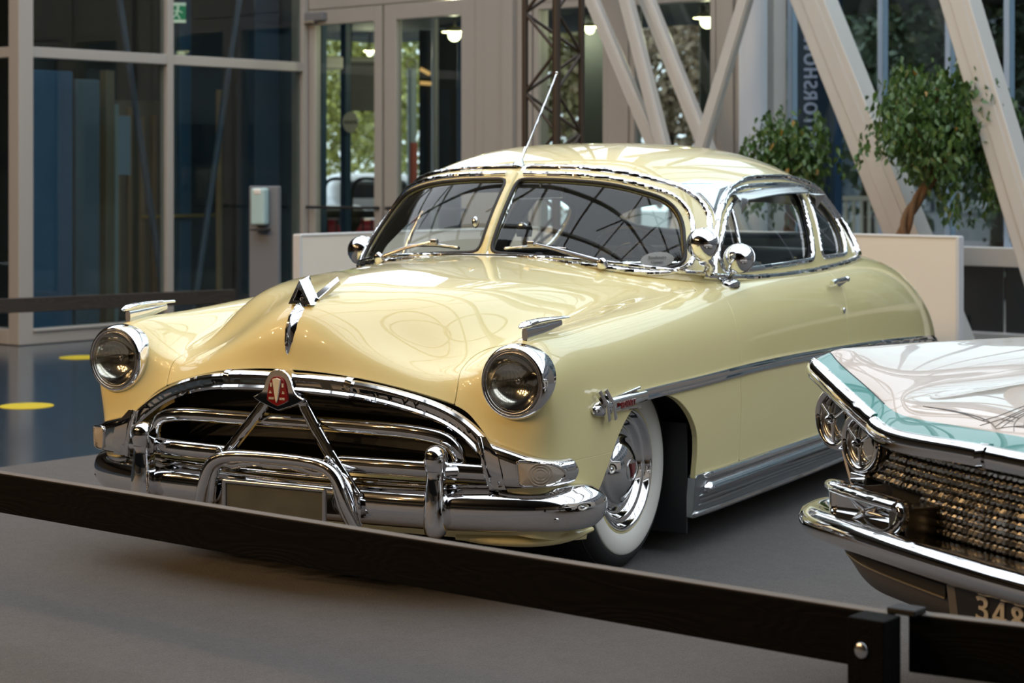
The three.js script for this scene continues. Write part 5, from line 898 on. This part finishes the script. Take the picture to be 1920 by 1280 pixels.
  for (const s of [-1, 1]) { ps([[1.12, vc], [1.32, vc + s * 0.22], [1.42, vc + s * 0.40], [1.52, vc + s * 0.75], [1.60, vc + s * 1.6], [1.60, vc + s * 2.15]]); ps([[1.32, vc + s * 0.22], [1.36, vc + s * 0.45], [1.48, vc + s * 0.8], [1.575, vc + s * 1.5], [1.60, vc + s * 2.1]]); ps([[1.36, vc + s * 0.42], [1.6, vc + s * 0.30], [2.1, vc + s * 0.22], [2.9, vc + s * 0.05], [4.2, vc - s * 0.0]], 0.004); ps([[1.14, vc + s * 0.35], [1.5, vc + s * 0.16], [2.2, vc + s * 0.10], [3.2, vc + s * 0.10], [4.2, vc + s * 0.18]]); ps([[1.2, vc + s * 0.06], [1.6, vc + s * 0.05], [2.2, vc + s * 0.04], [3.4, vc + s * 0.28]]); }
  for (const u of [1.52, 1.72]) ps([[u, vc - 0.12], [u + 0.02, vc], [u, vc + 0.12]]);
  // underside, wheels, cowl
  part('floor_pan', box(1.2, 0.03, 1.4, 0, 0.33, -1.20), M.black, c2); part('engine_bay', box(1.7, 0.5, 0.04, 0, 0.55, -0.30), M.black, c2); part('cowl_wall', box(1.84, 0.62, 0.04, 0, 0.55, -1.94), M.black, c2);
  for (const s of [1, -1]) wheel(c2, s * 0.80, -0.82, s, 0.335);
}
// ---- beyond the glass
hs('ground_outside', flat([[-40, -45], [40, -45], [40, -0.2], [-40, -0.2]], -0.02, 0.3), std(lin(0.22, 0.22, 0.21), 0.9));
const leafGeo = (L, W, bend = 0.25) => { const s = [[0, 0], [0.5 * W, 0.28 * L], [0.46 * W, 0.55 * L], [0.2 * W, 0.85 * L], [0, L], [-0.2 * W, 0.85 * L], [-0.46 * W, 0.55 * L], [-0.5 * W, 0.28 * L]]; const pos = [], idx = []; for (const [x, y] of s) pos.push(x, y, -bend * L * (y / L) ** 2 + abs(x) * 0.35); pos.push(0, 0.5 * L, -bend * L * 0.25); for (let i = 0; i < s.length; i++) idx.push(8, i, (i + 1) % 8); const g = new THREE.BufferGeometry(); g.setAttribute('position', new THREE.Float32BufferAttribute(pos, 3)); g.setIndex(idx); g.computeVertexNormals(); return g; };
const leafM = (c) => new THREE.MeshPhysicalMaterial({ color: c, roughness: 0.36, side: THREE.DoubleSide, transmission: 0.15, thickness: 0 });
function foliage(name, parent, geo, mat, pts, tintFn) {
  const m = new THREE.InstancedMesh(geo, mat, pts.length), q = new THREE.Quaternion(), M4 = new THREE.Matrix4(), c = new THREE.Color();
  pts.forEach((p, i) => { q.setFromEuler(new THREE.Euler(p.rx, p.ry, p.rz)); M4.compose(V(p.x, p.y, p.z), q, V(p.s, p.s, p.s)); m.setMatrixAt(i, M4); m.setColorAt(i, tintFn(c, p)); });
  m.name = name; m.userData.kind = 'stuff'; m.castShadow = m.receiveShadow = true; parent.add(m); return m;
}
// garden trees far behind the doors and the right-hand glass
const farLeaf = leafGeo(0.10, 0.065);
function farTree(label, a, b, h, r, tint, trunkH) {
  const t = thing('garden_tree', label, 'tree', hp(a, b, 0), rr(0, 6));
  part('trunk', rodBetween([0, 0, 0], [0.1, trunkH + r, 0.05], 0.10, 8, 0.05), std(lin(0.05, 0.04, 0.03), 0.9), t);
  const pts = []; for (let i = 0; i < 5200; i++) { const th = rr(0, 2 * PI), ph = Math.acos(rr(-1, 1)), q = r * rr(0.35, 1) * (0.85 + 0.3 * sin(3 * th + 2 * ph)); pts.push({ x: q * sin(ph) * cos(th), y: trunkH + r + q * cos(ph) * (h - trunkH) / (2 * r), z: q * sin(ph) * sin(th), rx: rr(0, 6), ry: rr(0, 6), rz: rr(0, 6), s: rr(0.8, 1.9) }); }
  foliage('foliage', t, farLeaf, leafM(0xffffff), pts, (c, p) => c.setRGB(tint[0], tint[1], tint[2]).multiplyScalar(rr(0.55, 1.25)));
}
const ft = (label, px, D, h, r, tint, th) => farTree(label, ...PX(px, D), h, r, tint, th);
ft('yellow-green tree behind the left glass door', 640, 37, 6.4, 2.3, [0.42, 0.42, 0.10], 0.7);
ft('pale green tree in the gap between the two glass doors', 730, 41, 6.8, 2.5, [0.32, 0.36, 0.12], 0.8);
ft('autumn-tinted tree seen low through the window behind the lattice mast', 1040, 34, 5.0, 2.2, [0.28, 0.24, 0.10], 0.8);
ft('russet tree seen between the steel braces', 1265, 32, 5.6, 2.2, [0.30, 0.22, 0.13], 0.8);
ft('dark tree left outside the sloping glass wall', 1625, 24, 6.4, 1.9, [0.17, 0.24, 0.17], 1.3);
ft('dark tree right outside the sloping glass wall', 1870, 21, 6.4, 1.8, [0.16, 0.22, 0.16], 1.2);
// building opposite
{ const t = thing('office_building', 'dark glazed building opposite, seen through the sloping glass wall', 'building', hp(...PX(1740, 27), 0), HA - 0.6);
  part('wall', box(40, 6.6, 0.4, 12, 3.3, 0), std(lin(0.20, 0.215, 0.24), 0.7), t);
  for (let i = 0; i < 22; i++) for (let j = 0; j < 3; j++) { const w = part('window', box(1.35, 1.3, 0.08, -7.1 + i * 1.75, 1.5 + j * 2.1, 0.22), std(lin(0.16, 0.18, 0.20), 0.5), t); part('pane', box(1.2, 1.15, 0.03, 0, 0, 0), phys(lin(0.05, 0.07, 0.09), 0.08), w, [-7.1 + i * 1.75, 1.5 + j * 2.1, 0.26]); } }
// porch beyond the doors
hs('ceiling_porch', flat([[-5.5, -6.5], [5.2, -6.5], [5.2, -0.25], [-5.5, -0.25]], 3.25, 0.12), std(lin(0.05, 0.06, 0.07), 0.8));
const porchWall = (n, px0, px1, D, h, mat) => { const A = PX(px0, D), B = PX(px1, D), L = hypot(A[0] - B[0], A[1] - B[1]); hs('wall_porch_' + n, box(L, h, 0.12, 0, h / 2, 0).rotateY(Math.atan2(A[1] - B[1], B[0] - A[0])).translate((A[0] + B[0]) / 2, 0, (A[1] + B[1]) / 2), mat); };
porchWall(1, 786, 1010, 23.5, 3.1, std(lin(0.014, 0.022, 0.036), 0.6));
porchWall(2, 1086, 1160, 21, 3.1, std(lin(0.03, 0.04, 0.05), 0.6));
porchWall(3, 1312, 1345, 20, 3.1, std(lin(0.035, 0.045, 0.055), 0.6));
for (const [px, D, w, lab] of [[604, 19.2, 0.07, 'blue steel post just inside the left edge of the left door'], [648, 20.2, 0.085, 'blue steel post carrying the round sign behind the left door'], [868, 22.6, 0.10, 'blue steel post at the right edge of the right door'], [1560, 16.2, 0.13, 'dark blue steel column right of the lettered banner']]) single('blue_post', box(w, 3.13, w, 0, 1.565, 0, 0.01), blueM, lab, 'post', hp(...PX(px, D)), [0, HA, 0]);
single('gate_header', box(0.22, 0.13, 0.10, 0, 0, 0, 0.02), steelW, 'white header box spanning between the blue posts behind the left door', 'canopy', hp(...PX(622, 19.5), yAt(118, 19.5)), [0, 0.35, 0]);
{ const D = 20.08, t = thing('round_sign', 'round grey sign with a dark word on the blue post', 'sign', hp(...PX(657, D), yAt(229, D)), 0.2); part('disc', new THREE.CylinderGeometry(0.1, 0.1, 0.02, 40).rotateX(PI / 2).scale(0.80, 1.08, 1), std(lin(0.36, 0.35, 0.34), 0.6), t); part('lettering', textGeo('VISITE', 0.034, 0.004), M.dark, t, [0, 0, 0.012]); part('bracket', box(0.03, 0.03, 0.13, -0.04, 0, -0.075), M.dark, t); }
{ const D = 20.4, t = thing('awning', 'grey canvas awning panel hanging behind the left door', 'awning', hp(...PX(684, D), yAt(112, D)), 0.1); part('canvas', box(0.31, 0.54, 0.02, 0, -0.27, 0, 0.006), std(lin(0.17, 0.165, 0.17), 0.9), t); part('roller', cyl(0.03, 0.03, 0.34, 16).rotateZ(PI / 2), steelW, t); for (const x of [-0.14, 0.14]) part('hanger', rodBetween([x, 0, 0], [x, 0.66, 0], 0.008, 8), M.dark, t); }
{ const D = 21, t = thing('marker_pole', 'pale blue pole with a red foot behind the right door', 'pole', hp(...PX(772, D), 0)); part('shaft', cyl(0.048, 0.048, 2.5, 24).translate(0, 1.25, 0), std(lin(0.40, 0.50, 0.64), 0.4), t); part('foot', cyl(0.050, 0.050, 1.7, 24).translate(0.012, 0.85, 0.004), std(lin(0.50, 0.12, 0.10), 0.5), t); part('finial', new THREE.TorusGeometry(0.055, 0.010, 10, 32), steelW, t, [0, 2.555, 0]); }
single('grey_pole', cyl(0.04, 0.04, 3.13, 20).translate(0, 1.565, 0), std(lin(0.26, 0.28, 0.30), 0.4), 'grey round pole seen through the right door', 'pole', hp(...PX(816, 22), 0));
{ const t = thing('turnstile', 'black tubular turnstile gate behind the left door', 'turnstile', hp(...PX(655, 20.8), 0), 0.1); const k = M.black;
  for (const x of [-0.26, 0.0, 0.30]) part('post', cyl(0.03, 0.03, 0.95, 14).translate(x, 0.475, 0), k, t);
  for (const [x, w] of [[-0.16, 0.10], [0.17, 0.14]]) part('loop', rope([[x - w, 0.93, 0], [x - w * 1.05, 1.10, 0], [x - w * 0.6, 1.29, 0], [x + w * 0.5, 1.31, 0], [x + w * 1.2, 1.30, 0]], 0.018, 40, 8), k, t);
  part('beam', box(0.74, 0.08, 0.06, 0, 0.93, 0, 0.02), k, t); part('drum', lathe([[0, 0.90], [0.12, 0.90], [0.13, 0.84], [0.07, 0.74], [0, 0.72]], 24), k, t);
  for (let i = 0; i < 8; i++) part('bar', cyl(0.010, 0.010, 0.85, 8).translate(-0.33 + i * 0.095, 0.45, 0), k, t); }
{ const t = thing('parked_van', 'white parked car in the daylight behind the left door', 'car', hp(...PX(690, 27), 0), 0.2); const white = std(lin(0.80, 0.80, 0.83), 0.4); part('body', box(1.9, 0.62, 1.5, 0, 0.58, 0, 0.2), white, t); part('cabin', box(1.15, 0.5, 1.3, 0, 1.12, 0, 0.2), white, t); part('window', box(0.95, 0.28, 1.32, 0, 1.14, 0, 0.08), M.dark, t); for (const x of [-0.6, 0.6]) part('wheel', cyl(0.3, 0.3, 1.52, 24).rotateX(PI / 2), M.rubber, t, [x, 0.3, 0]); }
{ const t = thing('parked_red_car', 'red parked car in the daylight behind the left door', 'car', hp(...PX(640, 23.6), 0), 0.1); part('body', box(0.95, 0.42, 0.9, 0, 0.62, 0, 0.12), phys(lin(0.55, 0.03, 0.06), 0.3, { clearcoat: 1 }), t); part('cabin', box(0.55, 0.2, 0.8, 0, 0.88, 0, 0.08), std(lin(0.6, 0.58, 0.62), 0.3), t); for (const x of [-0.3, 0.3]) part('wheel', cyl(0.22, 0.22, 0.92, 24).rotateX(PI / 2), M.rubber, t, [x, 0.22, 0]); }
{ const t = thing('street_railing', 'white railing outside at the foot of the broad brace', 'railing', hp(...PX(1615, 19), 0), 0.05); part('rail', box(0.5, 0.05, 0.05, 0, yAt(372, 19), 0, 0.01), steelW, t); for (let i = 0; i < 7; i++) part('baluster', box(0.03, yAt(372, 19), 0.03, -0.23 + i * 0.077, yAt(372, 19) / 2, 0, 0.006), steelW, t); }
// lamps under the porch: flat shade, round bulb
const porchBulb = new THREE.MeshStandardMaterial({ color: 0x000000, emissive: lin(1, 0.93, 0.55), emissiveIntensity: 9 });
const porchLamp = (label, px, py, D, k = 1) => { const y = yAt(py, D), p = hp(...PX(px, D), y), t = thing('porch_lamp', label, 'lamp', p, 0); part('bulb', new THREE.SphereGeometry(0.062 * k, 20, 14), porchBulb, t, [0, -0.02, 0]); part('shade', lathe([[0.02, 0.07], [0.07, 0.05], [0.125, 0.015], [0.12, 0.008], [0.06, 0.03]].map(([r, h]) => [r * k, h * k]), 32), std(lin(0.55, 0.52, 0.35), 0.5), t); part('stem', rodBetween([0, 0.06 * k, 0], [0, 3.13 - y, 0], 0.01, 8), M.dark, t); const l = new THREE.PointLight(new THREE.Color(1, 0.9, 0.55), 5, 0, 2); l.position.set(p[0], p[1] - 0.02, p[2]); l.castShadow = true; scene.add(l); };
porchLamp('glowing porch lamp with a flat shade seen through the right door', 852, 62, 18.4);
porchLamp('glowing porch lamp with a flat shade left of the round white column', 1326, 36, 16.6);
porchLamp('small porch lamp seen beside the black lattice mast', 1106, 52, 20.5, 0.8);
porchLamp('dim yellow porch lamp deep behind the left door', 693, 97, 24.5, 0.6);
for (const [px, py, rz, lab] of [[797, 134, -0.5, 'upper orange strip light on the dark porch wall'], [798, 156, -0.08, 'lower orange strip light on the dark porch wall']]) single('strip_light', box(0.14, 0.045, 0.03, 0, 0, 0, 0.01), new THREE.MeshStandardMaterial({ color: 0x000000, emissive: lin(1, 0.55, 0.18), emissiveIntensity: 1.4 }), lab, 'light', hp(...PX(px, 23.4), yAt(py, 23.4)), [0, 0, rz]);
// lettered banner, read from inside the hall in mirror writing
{ const D = 15.2, t = thing('lettered_banner', 'dark blue banner with white upright lettering, mirrored, behind the glass by the small ficus', 'sign', hp(...PX(1520, D), 0), HA + 0.5);
  part('cloth', box(0.30, 3.0, 0.03, 0.0, 1.5, -0.03, 0.005), std(lin(0.014, 0.030, 0.06), 0.7), t);
  const g = textGeo('MOTORSHOW', 0.105, 0.008); g.rotateZ(PI / 2); const L = part('lettering', mirrorX(g), new THREE.MeshStandardMaterial({ color: lin(0.66, 0.64, 0.85), roughness: 0.5, side: THREE.DoubleSide }), t, [0.0, yAt(178, D), 0.0]); }
// inside the lobby: panels, posts, exit sign
const inside = (name, a, b, w, h, d, mat, label, cat, y = 0) => single(name, box(w, h, d, 0, h / 2 + y, 0, 0.01), mat, label, cat, hp(a, b), [0, HA, 0]);
inside('display_panel', -0.75, 2.42, 0.06, 2.25, 0.62, std(lin(0.035, 0.105, 0.20), 0.5), 'tall blue display panel behind the glass nearest the corner post', 'panel');
inside('display_panel', -0.95, 1.80, 0.05, 2.2, 0.26, std(lin(0.11, 0.15, 0.19), 0.5), 'narrow grey-blue panel beside the tall blue one', 'panel');
inside('lobby_post', -1.15, 1.42, 0.10, 2.3, 0.10, std(lin(0.20, 0.15, 0.09), 0.6), 'ochre wooden post behind the left lobby pane', 'post');
inside('lobby_post', -1.20, 1.30, 0.06, 2.0, 0.06, std(lin(0.30, 0.36, 0.35), 0.6), 'pale green strip beside the ochre post', 'post');
inside('lobby_column', -1.0, 0.70, 0.16, 4.0, 0.14, std(lin(0.025, 0.075, 0.14), 0.5), 'dark blue column behind the lobby mullion', 'column');
{ const t = thing('lobby_screen', 'beige slatted screen deep in the lobby', 'screen', hp(-1.55, 0.62, 0), HA); part('sheet', box(0.05, 2.05, 0.95, 0, 1.03, 0, 0.01), std(lin(0.13, 0.115, 0.085), 0.7), t); for (let i = 0; i < 7; i++) part('slat', box(0.04, rr(1.8, 2.0), 0.05, 0.06, 1.0, -0.42 + i * 0.14, 0.006), std(lin(0.24, 0.16, 0.085), 0.6), t); }
inside('lobby_column', -0.40, 0.27, 0.25, 4.0, 0.30, std(lin(0.018, 0.045, 0.085), 0.5), 'blue-black column between lobby and doors', 'column');
inside('lobby_beam', -1.9, 1.55, 0.2, 0.22, 2.9, std(lin(0.20, 0.19, 0.17), 0.7), 'beige duct under the lobby ceiling', 'duct', 3.83);
for (const [b, r, lab] of [[1.75, 0.22, 'grey-blue diagonal tie rod in the lobby, left one'], [0.80, -0.22, 'grey-blue diagonal tie rod in the lobby, right one']]) single('tie_rod', rodBetween([0, 0.1, -r * 1.5], [0, 3.6, r * 1.5], 0.03, 10), std(lin(0.06, 0.085, 0.13), 0.5), lab, 'rod', hp(-0.3, b), [0, HA, 0]);
{ const D = 17.0, t = thing('exit_sign', 'green lit emergency exit sign behind the upper lobby pane', 'sign', hp(...PX(331, D), yAt(24, D)), HA - 0.6); part('housing', box(0.03, 0.185, 0.17, 0, 0, 0, 0.008), M.dark, t); part('face', box(0.006, 0.12, 0.16, 0.017, 0, 0), new THREE.MeshStandardMaterial({ color: lin(0.0, 0.12, 0.05), emissive: lin(0.01, 0.20, 0.09), emissiveIntensity: 0.9 }), t);
  const wh = new THREE.MeshStandardMaterial({ color: lin(0.8, 0.85, 0.75), emissive: lin(0.5, 0.6, 0.40), emissiveIntensity: 0.6 }); part('strip', box(0.007, 0.028, 0.16, 0.018, 0.075, 0), wh, t); part('strip', box(0.007, 0.028, 0.16, 0.018, -0.075, 0), wh, t);
  const man = merge([new THREE.SphereGeometry(0.014, 10, 8).translate(0, 0.045, 0.0), beamBetween([0, 0.03, 0], [0, -0.01, 0.012], 0.02, 0.02), beamBetween([0, -0.01, 0.012], [0, -0.055, -0.02], 0.012, 0.012), beamBetween([0, -0.01, 0.012], [0, -0.05, 0.045], 0.012, 0.012), beamBetween([0, 0.02, 0], [0, 0.0, -0.04], 0.01, 0.01), beamBetween([0, 0.02, 0], [0, 0.01, 0.045], 0.01, 0.01)]); part('pictogram', man, wh, t, [0.022, 0, -0.01]); part('hanger', rodBetween([0, 0.09, 0], [0, 1.24, 0], 0.008, 8), M.dark, t); }
inside('lobby_rail', -0.9, 0.78, 0.05, 0.03, 0.9, std(lin(0.42, 0.28, 0.08), 0.35, 0.6), 'thin brass rail across the dark lobby pane', 'rail', 0.96);
inside('lobby_post', -0.8, 0.40, 0.05, 2.15, 0.05, std(lin(0.30, 0.20, 0.11), 0.6), 'slim ochre post near the right edge of the lobby pane', 'post');
inside('lobby_light_panel', -1.30, 1.12, 0.04, 0.55, 0.14, std(lin(0.20, 0.33, 0.42), 0.5), 'small pale blue panel on the dark lobby screen', 'panel', 1.35);
// ---- things in the hall: planter boards, ficus trees, mast, barriers, floor dots, dispenser
const boardM = std(lin(0.78, 0.72, 0.64), 0.5);
const board = (label, x0, d0, x1, d1, h, th) => { const L = hypot(x1 - x0, d1 - d0), t = thing('planter_board', label, 'partition', [(x0 + x1) / 2, 0, -(d0 + d1) / 2], Math.atan2(d1 - d0, x1 - x0)); part('panel', box(L - 0.02, h - 0.02, th, 0, h / 2, 0, 0.004), boardM, t); part('cap', box(L, 0.014, th + 0.012, 0, h - 0.005, 0, 0.003), std(lin(0.70, 0.70, 0.70), 0.4), t); for (const s of [-1, 1]) part('end_strip', box(0.022, h - 0.01, th + 0.012, s * (L / 2 - 0.006), h / 2, 0, 0.003), std(lin(0.62, 0.62, 0.64), 0.4), t); };
board('low white partition board left behind the coupe, by its windscreen pillar', -1.305, 11.75, 0.17, 13.45, 1.0, 0.05);
board('low cream-lit partition board right behind the coupe tail', 0.24, 13.46, 2.64, 11.40, 1.0, 0.05);
// ficus trees
const barkM = std(lin(0.17, 0.095, 0.045), 0.85), ficLeaf = leafGeo(0.052, 0.026, 0.3);
function ficus(label, pos, cy, R, n, trunkH, seed, dir) {
  seedN = seed; const t = thing('ficus_tree', label, 'tree', pos);
  part('pot', lathe([[0, 0.30], [0.17, 0.30], [0.20, 0.60], [0.225, 0.90], [0.215, 0.93], [0.195, 0.92], [0.19, 0.88], [0, 0.87]], 40), std(lin(0.30, 0.07, 0.045), 0.7), t);
  part('stand', box(0.40, 0.30, 0.40, 0, 0.15, 0, 0.01), M.dark, t);
  const tw = []; for (let k = 0; k < 3; k++) { const p = []; for (let i = 0; i <= 10; i++) { const a = k * 2.094 + i * 0.62, r = mix(0.030, 0.018, i / 10); p.push([r * cos(a) + dir[0] * (i / 10) ** 2 * 0.25, 0.86 + (trunkH - 0.86) * i / 10, r * sin(a)]); } tw.push(part('trunk', rope(p, 0.020, 40, 8), barkM, t)); }
  const tips = []; for (let k = 0; k < 16; k++) { const a = rr(0, 2 * PI), q = rr(0.3, 0.85), ex = [dir[0] * 0.25 + R[0] * q * cos(a) * 0.7, mix(trunkH + 0.1, cy + R[1] * 0.5, rnd()), R[2] * q * sin(a) * 0.7]; tips.push(ex); part('branch', rope([[dir[0] * 0.24, trunkH - 0.06, 0], [mix(dir[0] * 0.24, ex[0], 0.4) + rr(-0.02, 0.02), mix(trunkH, ex[1], 0.55), ex[2] * 0.4], ex], 0.0085, 16, 6), barkM, t); }
  const pts = [];
  for (let i = 0; i < n; i++) {
    const th = rr(0, 2 * PI), ph = Math.acos(rr(-0.98, 1)), lob = 0.86 + 0.16 * sin(2 * th + 1.3) * sin(ph * 2) + 0.10 * sin(5 * th + 3 * ph), q = rnd() ** 0.40 * lob;
    const x = R[0] * q * sin(ph) * cos(th) + dir[0] * 0.3, z = R[2] * q * sin(ph) * sin(th), droop = rnd() < 0.25 ? rr(0, 0.16) : 0;
    pts.push({ x, y: cy + R[1] * q * cos(ph) - droop, z, rx: PI + rr(-0.8, 0.8), ry: rr(0, 6.28), rz: rr(-0.7, 0.7), s: rr(0.75, 1.35), q });
  }
  for (let k = 0; k < 26; k++) { const th = rr(0, 6.28), h0 = cy + R[1] * rr(-0.7, 0.95), rad = rr(0.9, 1.12); for (let j = 0; j < 14; j++) { const g = j / 13, x = dir[0] * 0.3 + R[0] * cos(th) * (rad * sqrt(max(0, 1 - ((h0 - cy) / R[1]) ** 2 * 0.9)) + g * 0.12), z = R[2] * sin(th) * (rad * sqrt(max(0, 1 - ((h0 - cy) / R[1]) ** 2 * 0.9)) + g * 0.12); pts.push({ x: x + rr(-0.02, 0.02), y: h0 + 0.04 - g * 0.20 * rr(0.8, 1.1), z: z + rr(-0.02, 0.02), rx: PI + rr(-0.6, 0.6), ry: rr(0, 6.28), rz: rr(-0.5, 0.5), s: rr(0.8, 1.25), q: 1 }); } }
  if (dir[0]) for (let k = 0; k < 16; k++) { const x0 = dir[0] * 0.3 + rr(-0.05, 0.42), z0 = rr(-0.25, 0.25), y0 = cy - R[1] * rr(0.35, 0.7), len = rr(0.18, 0.40); for (let j = 0; j < 22; j++) pts.push({ x: x0 + rr(-0.035, 0.035) + j * 0.002, y: y0 - len * j / 21, z: z0 + rr(-0.03, 0.03), rx: PI + rr(-0.6, 0.6), ry: rr(0, 6.28), rz: rr(-0.5, 0.5), s: rr(0.8, 1.25), q: 0.9 }); }
  const lm = leafM(0xffffff); const big = pts.filter((p) => p.q > 0.80).slice(0, 300), rest = pts.filter((p) => !big.includes(p));
  const variants = [[0.055, 0.125, 0.020], [0.075, 0.15, 0.03], [0.042, 0.095, 0.018], [0.10, 0.155, 0.035]].map((c) => leafM(lin(...c)));
  for (const p of big) { const m = part('leaf', ficLeaf, variants[floor(rnd() * 3.4)], t, [p.x, p.y, p.z], [p.rx, p.ry, p.rz]); m.scale.setScalar(p.s); }
  foliage('foliage', t, ficLeaf, lm, rest, (c, p) => { const k = rnd(); return k > 0.993 ? c.setRGB(0.35, 0.20, 0.03) : c.setRGB(mix(0.04, 0.10, k), mix(0.095, 0.19, k), mix(0.018, 0.05, k)); });
}
ficus('large round-crowned ficus tree above the cream-lit partition board', [2.48, 0, -12.35], 1.70, [0.46, 0.43, 0.46], 3600, 1.32, 401, [0.75, 0]);
ficus('smaller ficus tree half hidden behind the coupe roof', [1.90, 0, -13.25], 1.47, [0.32, 0.36, 0.32], 1900, 1.10, 402, [0.0, 0]);
// lattice mast
{ const t = thing('lattice_mast', 'dark brown steel lattice mast behind the coupe roof', 'truss', [0.262, 0, -12.4], 0.12), m = std(lin(0.045, 0.032, 0.024), 0.5, 0.3), C3 = [[-0.18, 0], [0.0, 0.16], [0.185, 0]];
  C3.forEach(([x, z], i) => part('chord', cyl(0.021 + (i === 1 ? 0.006 : 0), 0.021 + (i === 1 ? 0.006 : 0), 5.0, 18).translate(x, 2.5, z), m, t));
  for (const [i, j] of [[0, 1], [1, 2], [0, 2]]) for (let k = 0; k < 19; k++) { const [A, B] = k % 2 ? [C3[i], C3[j]] : [C3[j], C3[i]]; part('diagonal', rodBetween([A[0], 0.1 + k * 0.255, A[1]], [B[0], 0.1 + (k + 1) * 0.255, B[1]], 0.011, 8), m, t); } 
  part('foot_plate', box(0.5, 0.02, 0.4, 0, 0.01, 0.06, 0.004), m, t); }
// wooden barriers
const wood = (() => { const n1 = makeNoise(5, 55), n2 = makeNoise(31, 56), n3 = makeNoise(90, 57); return noiseTex(512, (u, v) => { const w = n1(u * 1, v * 1) * 2.2 + n2(u * 0.2, v) * 0.25, r = 0.5 + 0.5 * sin((v * 9 + w * 3.2) * 6.28); return 0.35 + 0.5 * r * (0.55 + 0.45 * n3(u * 0.25, v)) + 0.12 * n3(u, v); }); })();
wood.repeat.set(0.9, 3.2);
const blackWood = phys(lin(0.0026, 0.0024, 0.0022), 0.7, { specularIntensity: 0.22, map: wood, bumpMap: wood, bumpScale: 0.0012 }), rawEdge = std(lin(0.22, 0.19, 0.16), 0.8, 0, { map: wood });
const brownWood = std(lin(0.045, 0.033, 0.023), 0.7, 0, { map: wood });
const TH_B = 0.036;
const uvBoard = (L, h, th) => { const g = new RoundedBoxGeometry(L, h, th, 2, 0.004), p = g.attributes.position, uv = g.attributes.uv, n = g.attributes.normal; for (let i = 0; i < p.count; i++) abs(n.getY(i)) > 0.7 ? uv.setXY(i, p.getX(i), p.getZ(i)) : uv.setXY(i, p.getX(i), p.getY(i) + L * 0.37); return g; };
function barrier(label, A, B, y0, h, mat, edge, posts, name = 'barrier_rail') {
  const L = hypot(B[0] - A[0], B[1] - A[1]), t = thing(name, label, 'barrier', [(A[0] + B[0]) / 2, 0, -(A[1] + B[1]) / 2], Math.atan2(B[1] - A[1], B[0] - A[0]));
  part('board', uvBoard(L, h, TH_B).translate(0, y0 + h / 2, 0), mat, t);
  if (edge) part('worn_edge', box(L - 0.002, 0.0025, 0.032, 0, y0 + h + 0.0006, 0, 0.001), edge, t);
  for (const q of posts) { const x = q * L - L / 2, zf = 0.055, p = part('post', box(0.078, y0 + h + 0.003, 0.07, x, (y0 + h + 0.004) / 2, zf, 0.003), mat, t); part('post_cap', box(0.060, 0.012, 0.05, x + 0.034, y0 + h + 0.008, -0.012, 0.003), M.black, p); part('bolt', new THREE.SphereGeometry(0.0145, 24, 16).scale(1, 1.12, 0.5), M.satin, p, [x - 0.008, y0 + h * 0.48, zf + 0.036]); part('base_plate', box(0.22, 0.012, 0.22, x, 0.006, zf, 0.004), mat, p); }
  return t;
}
const bX = (px, D) => [(px - 960) / 3632 * D, D];
const fr = barrier('black-stained wooden barrier rail crossing the foreground, bolted to a post at the right', bX(-500, 6.41), bX(1672, 3.745), 0.412, 0.110, blackWood, rawEdge, [0.998]);
{ const A = bX(1690, 3.765), dir = [0.869, -0.494], t = thing('barrier_rail', 'short black barrier rail continuing right of the bolted post', 'barrier', [A[0] + dir[0] * 0.82, 0, -(A[1] + dir[1] * 0.82)], Math.atan2(dir[1], dir[0])); part('board', uvBoard(1.60, 0.112, TH_B).translate(0, 0.409 + 0.056, 0), blackWood, t); part('worn_edge', box(1.59, 0.0025, 0.032, 0, 0.5216, 0, 0.001), rawEdge, t); part('post', box(0.071, 0.52, 0.07, 0.74, 0.26, -0.055, 0.003), blackWood, t); }
barrier('brown wooden barrier rail in the background left of the coupe', bX(-140, 12.9), bX(440, 14.3), 0.415, 0.10, brownWood, null, [0.03]);
// yellow distance dots
const dotM = std(lin(0.62, 0.48, 0.02), 0.5);
for (const [px, D, lab] of [[50, 11.44, 'yellow floor dot nearest the coupe head lamp, in front of the lobby'], [151, 14.45, 'yellow floor dot farther off beside the lobby sill']]) single('floor_sticker', cyl(0.157, 0.157, 0.002, 48), dotM, lab, 'sticker', [(px - 960) / 3632 * D, -0.0025, -D]);
// hand-sanitiser stand
{ const t = thing('sanitiser_stand', 'grey hand-sanitiser stand with a white dispenser before the lobby', 'dispenser', [(497 - 960) / 3632 * 15.2, 0, -15.2], -0.35); part('column', box(0.26, 1.27, 0.05, 0, 0.635, 0, 0.01), std(lin(0.17, 0.18, 0.20), 0.5), t); part('foot', box(0.40, 0.02, 0.36, 0, 0.01, 0, 0.004), M.dark, t); part('dispenser', box(0.125, 0.29, 0.09, -0.01, 1.11, 0.07, 0.02), std(lin(0.42, 0.58, 0.58), 0.35), t); part('nozzle', box(0.07, 0.05, 0.07, -0.01, 1.225, 0.085, 0.015), std(lin(0.75, 0.72, 0.68), 0.35), t); part('drip_tray', box(0.12, 0.015, 0.12, 0, 0.93, 0.08, 0.005), M.dark, t); }
renderer.render(scene, camera);
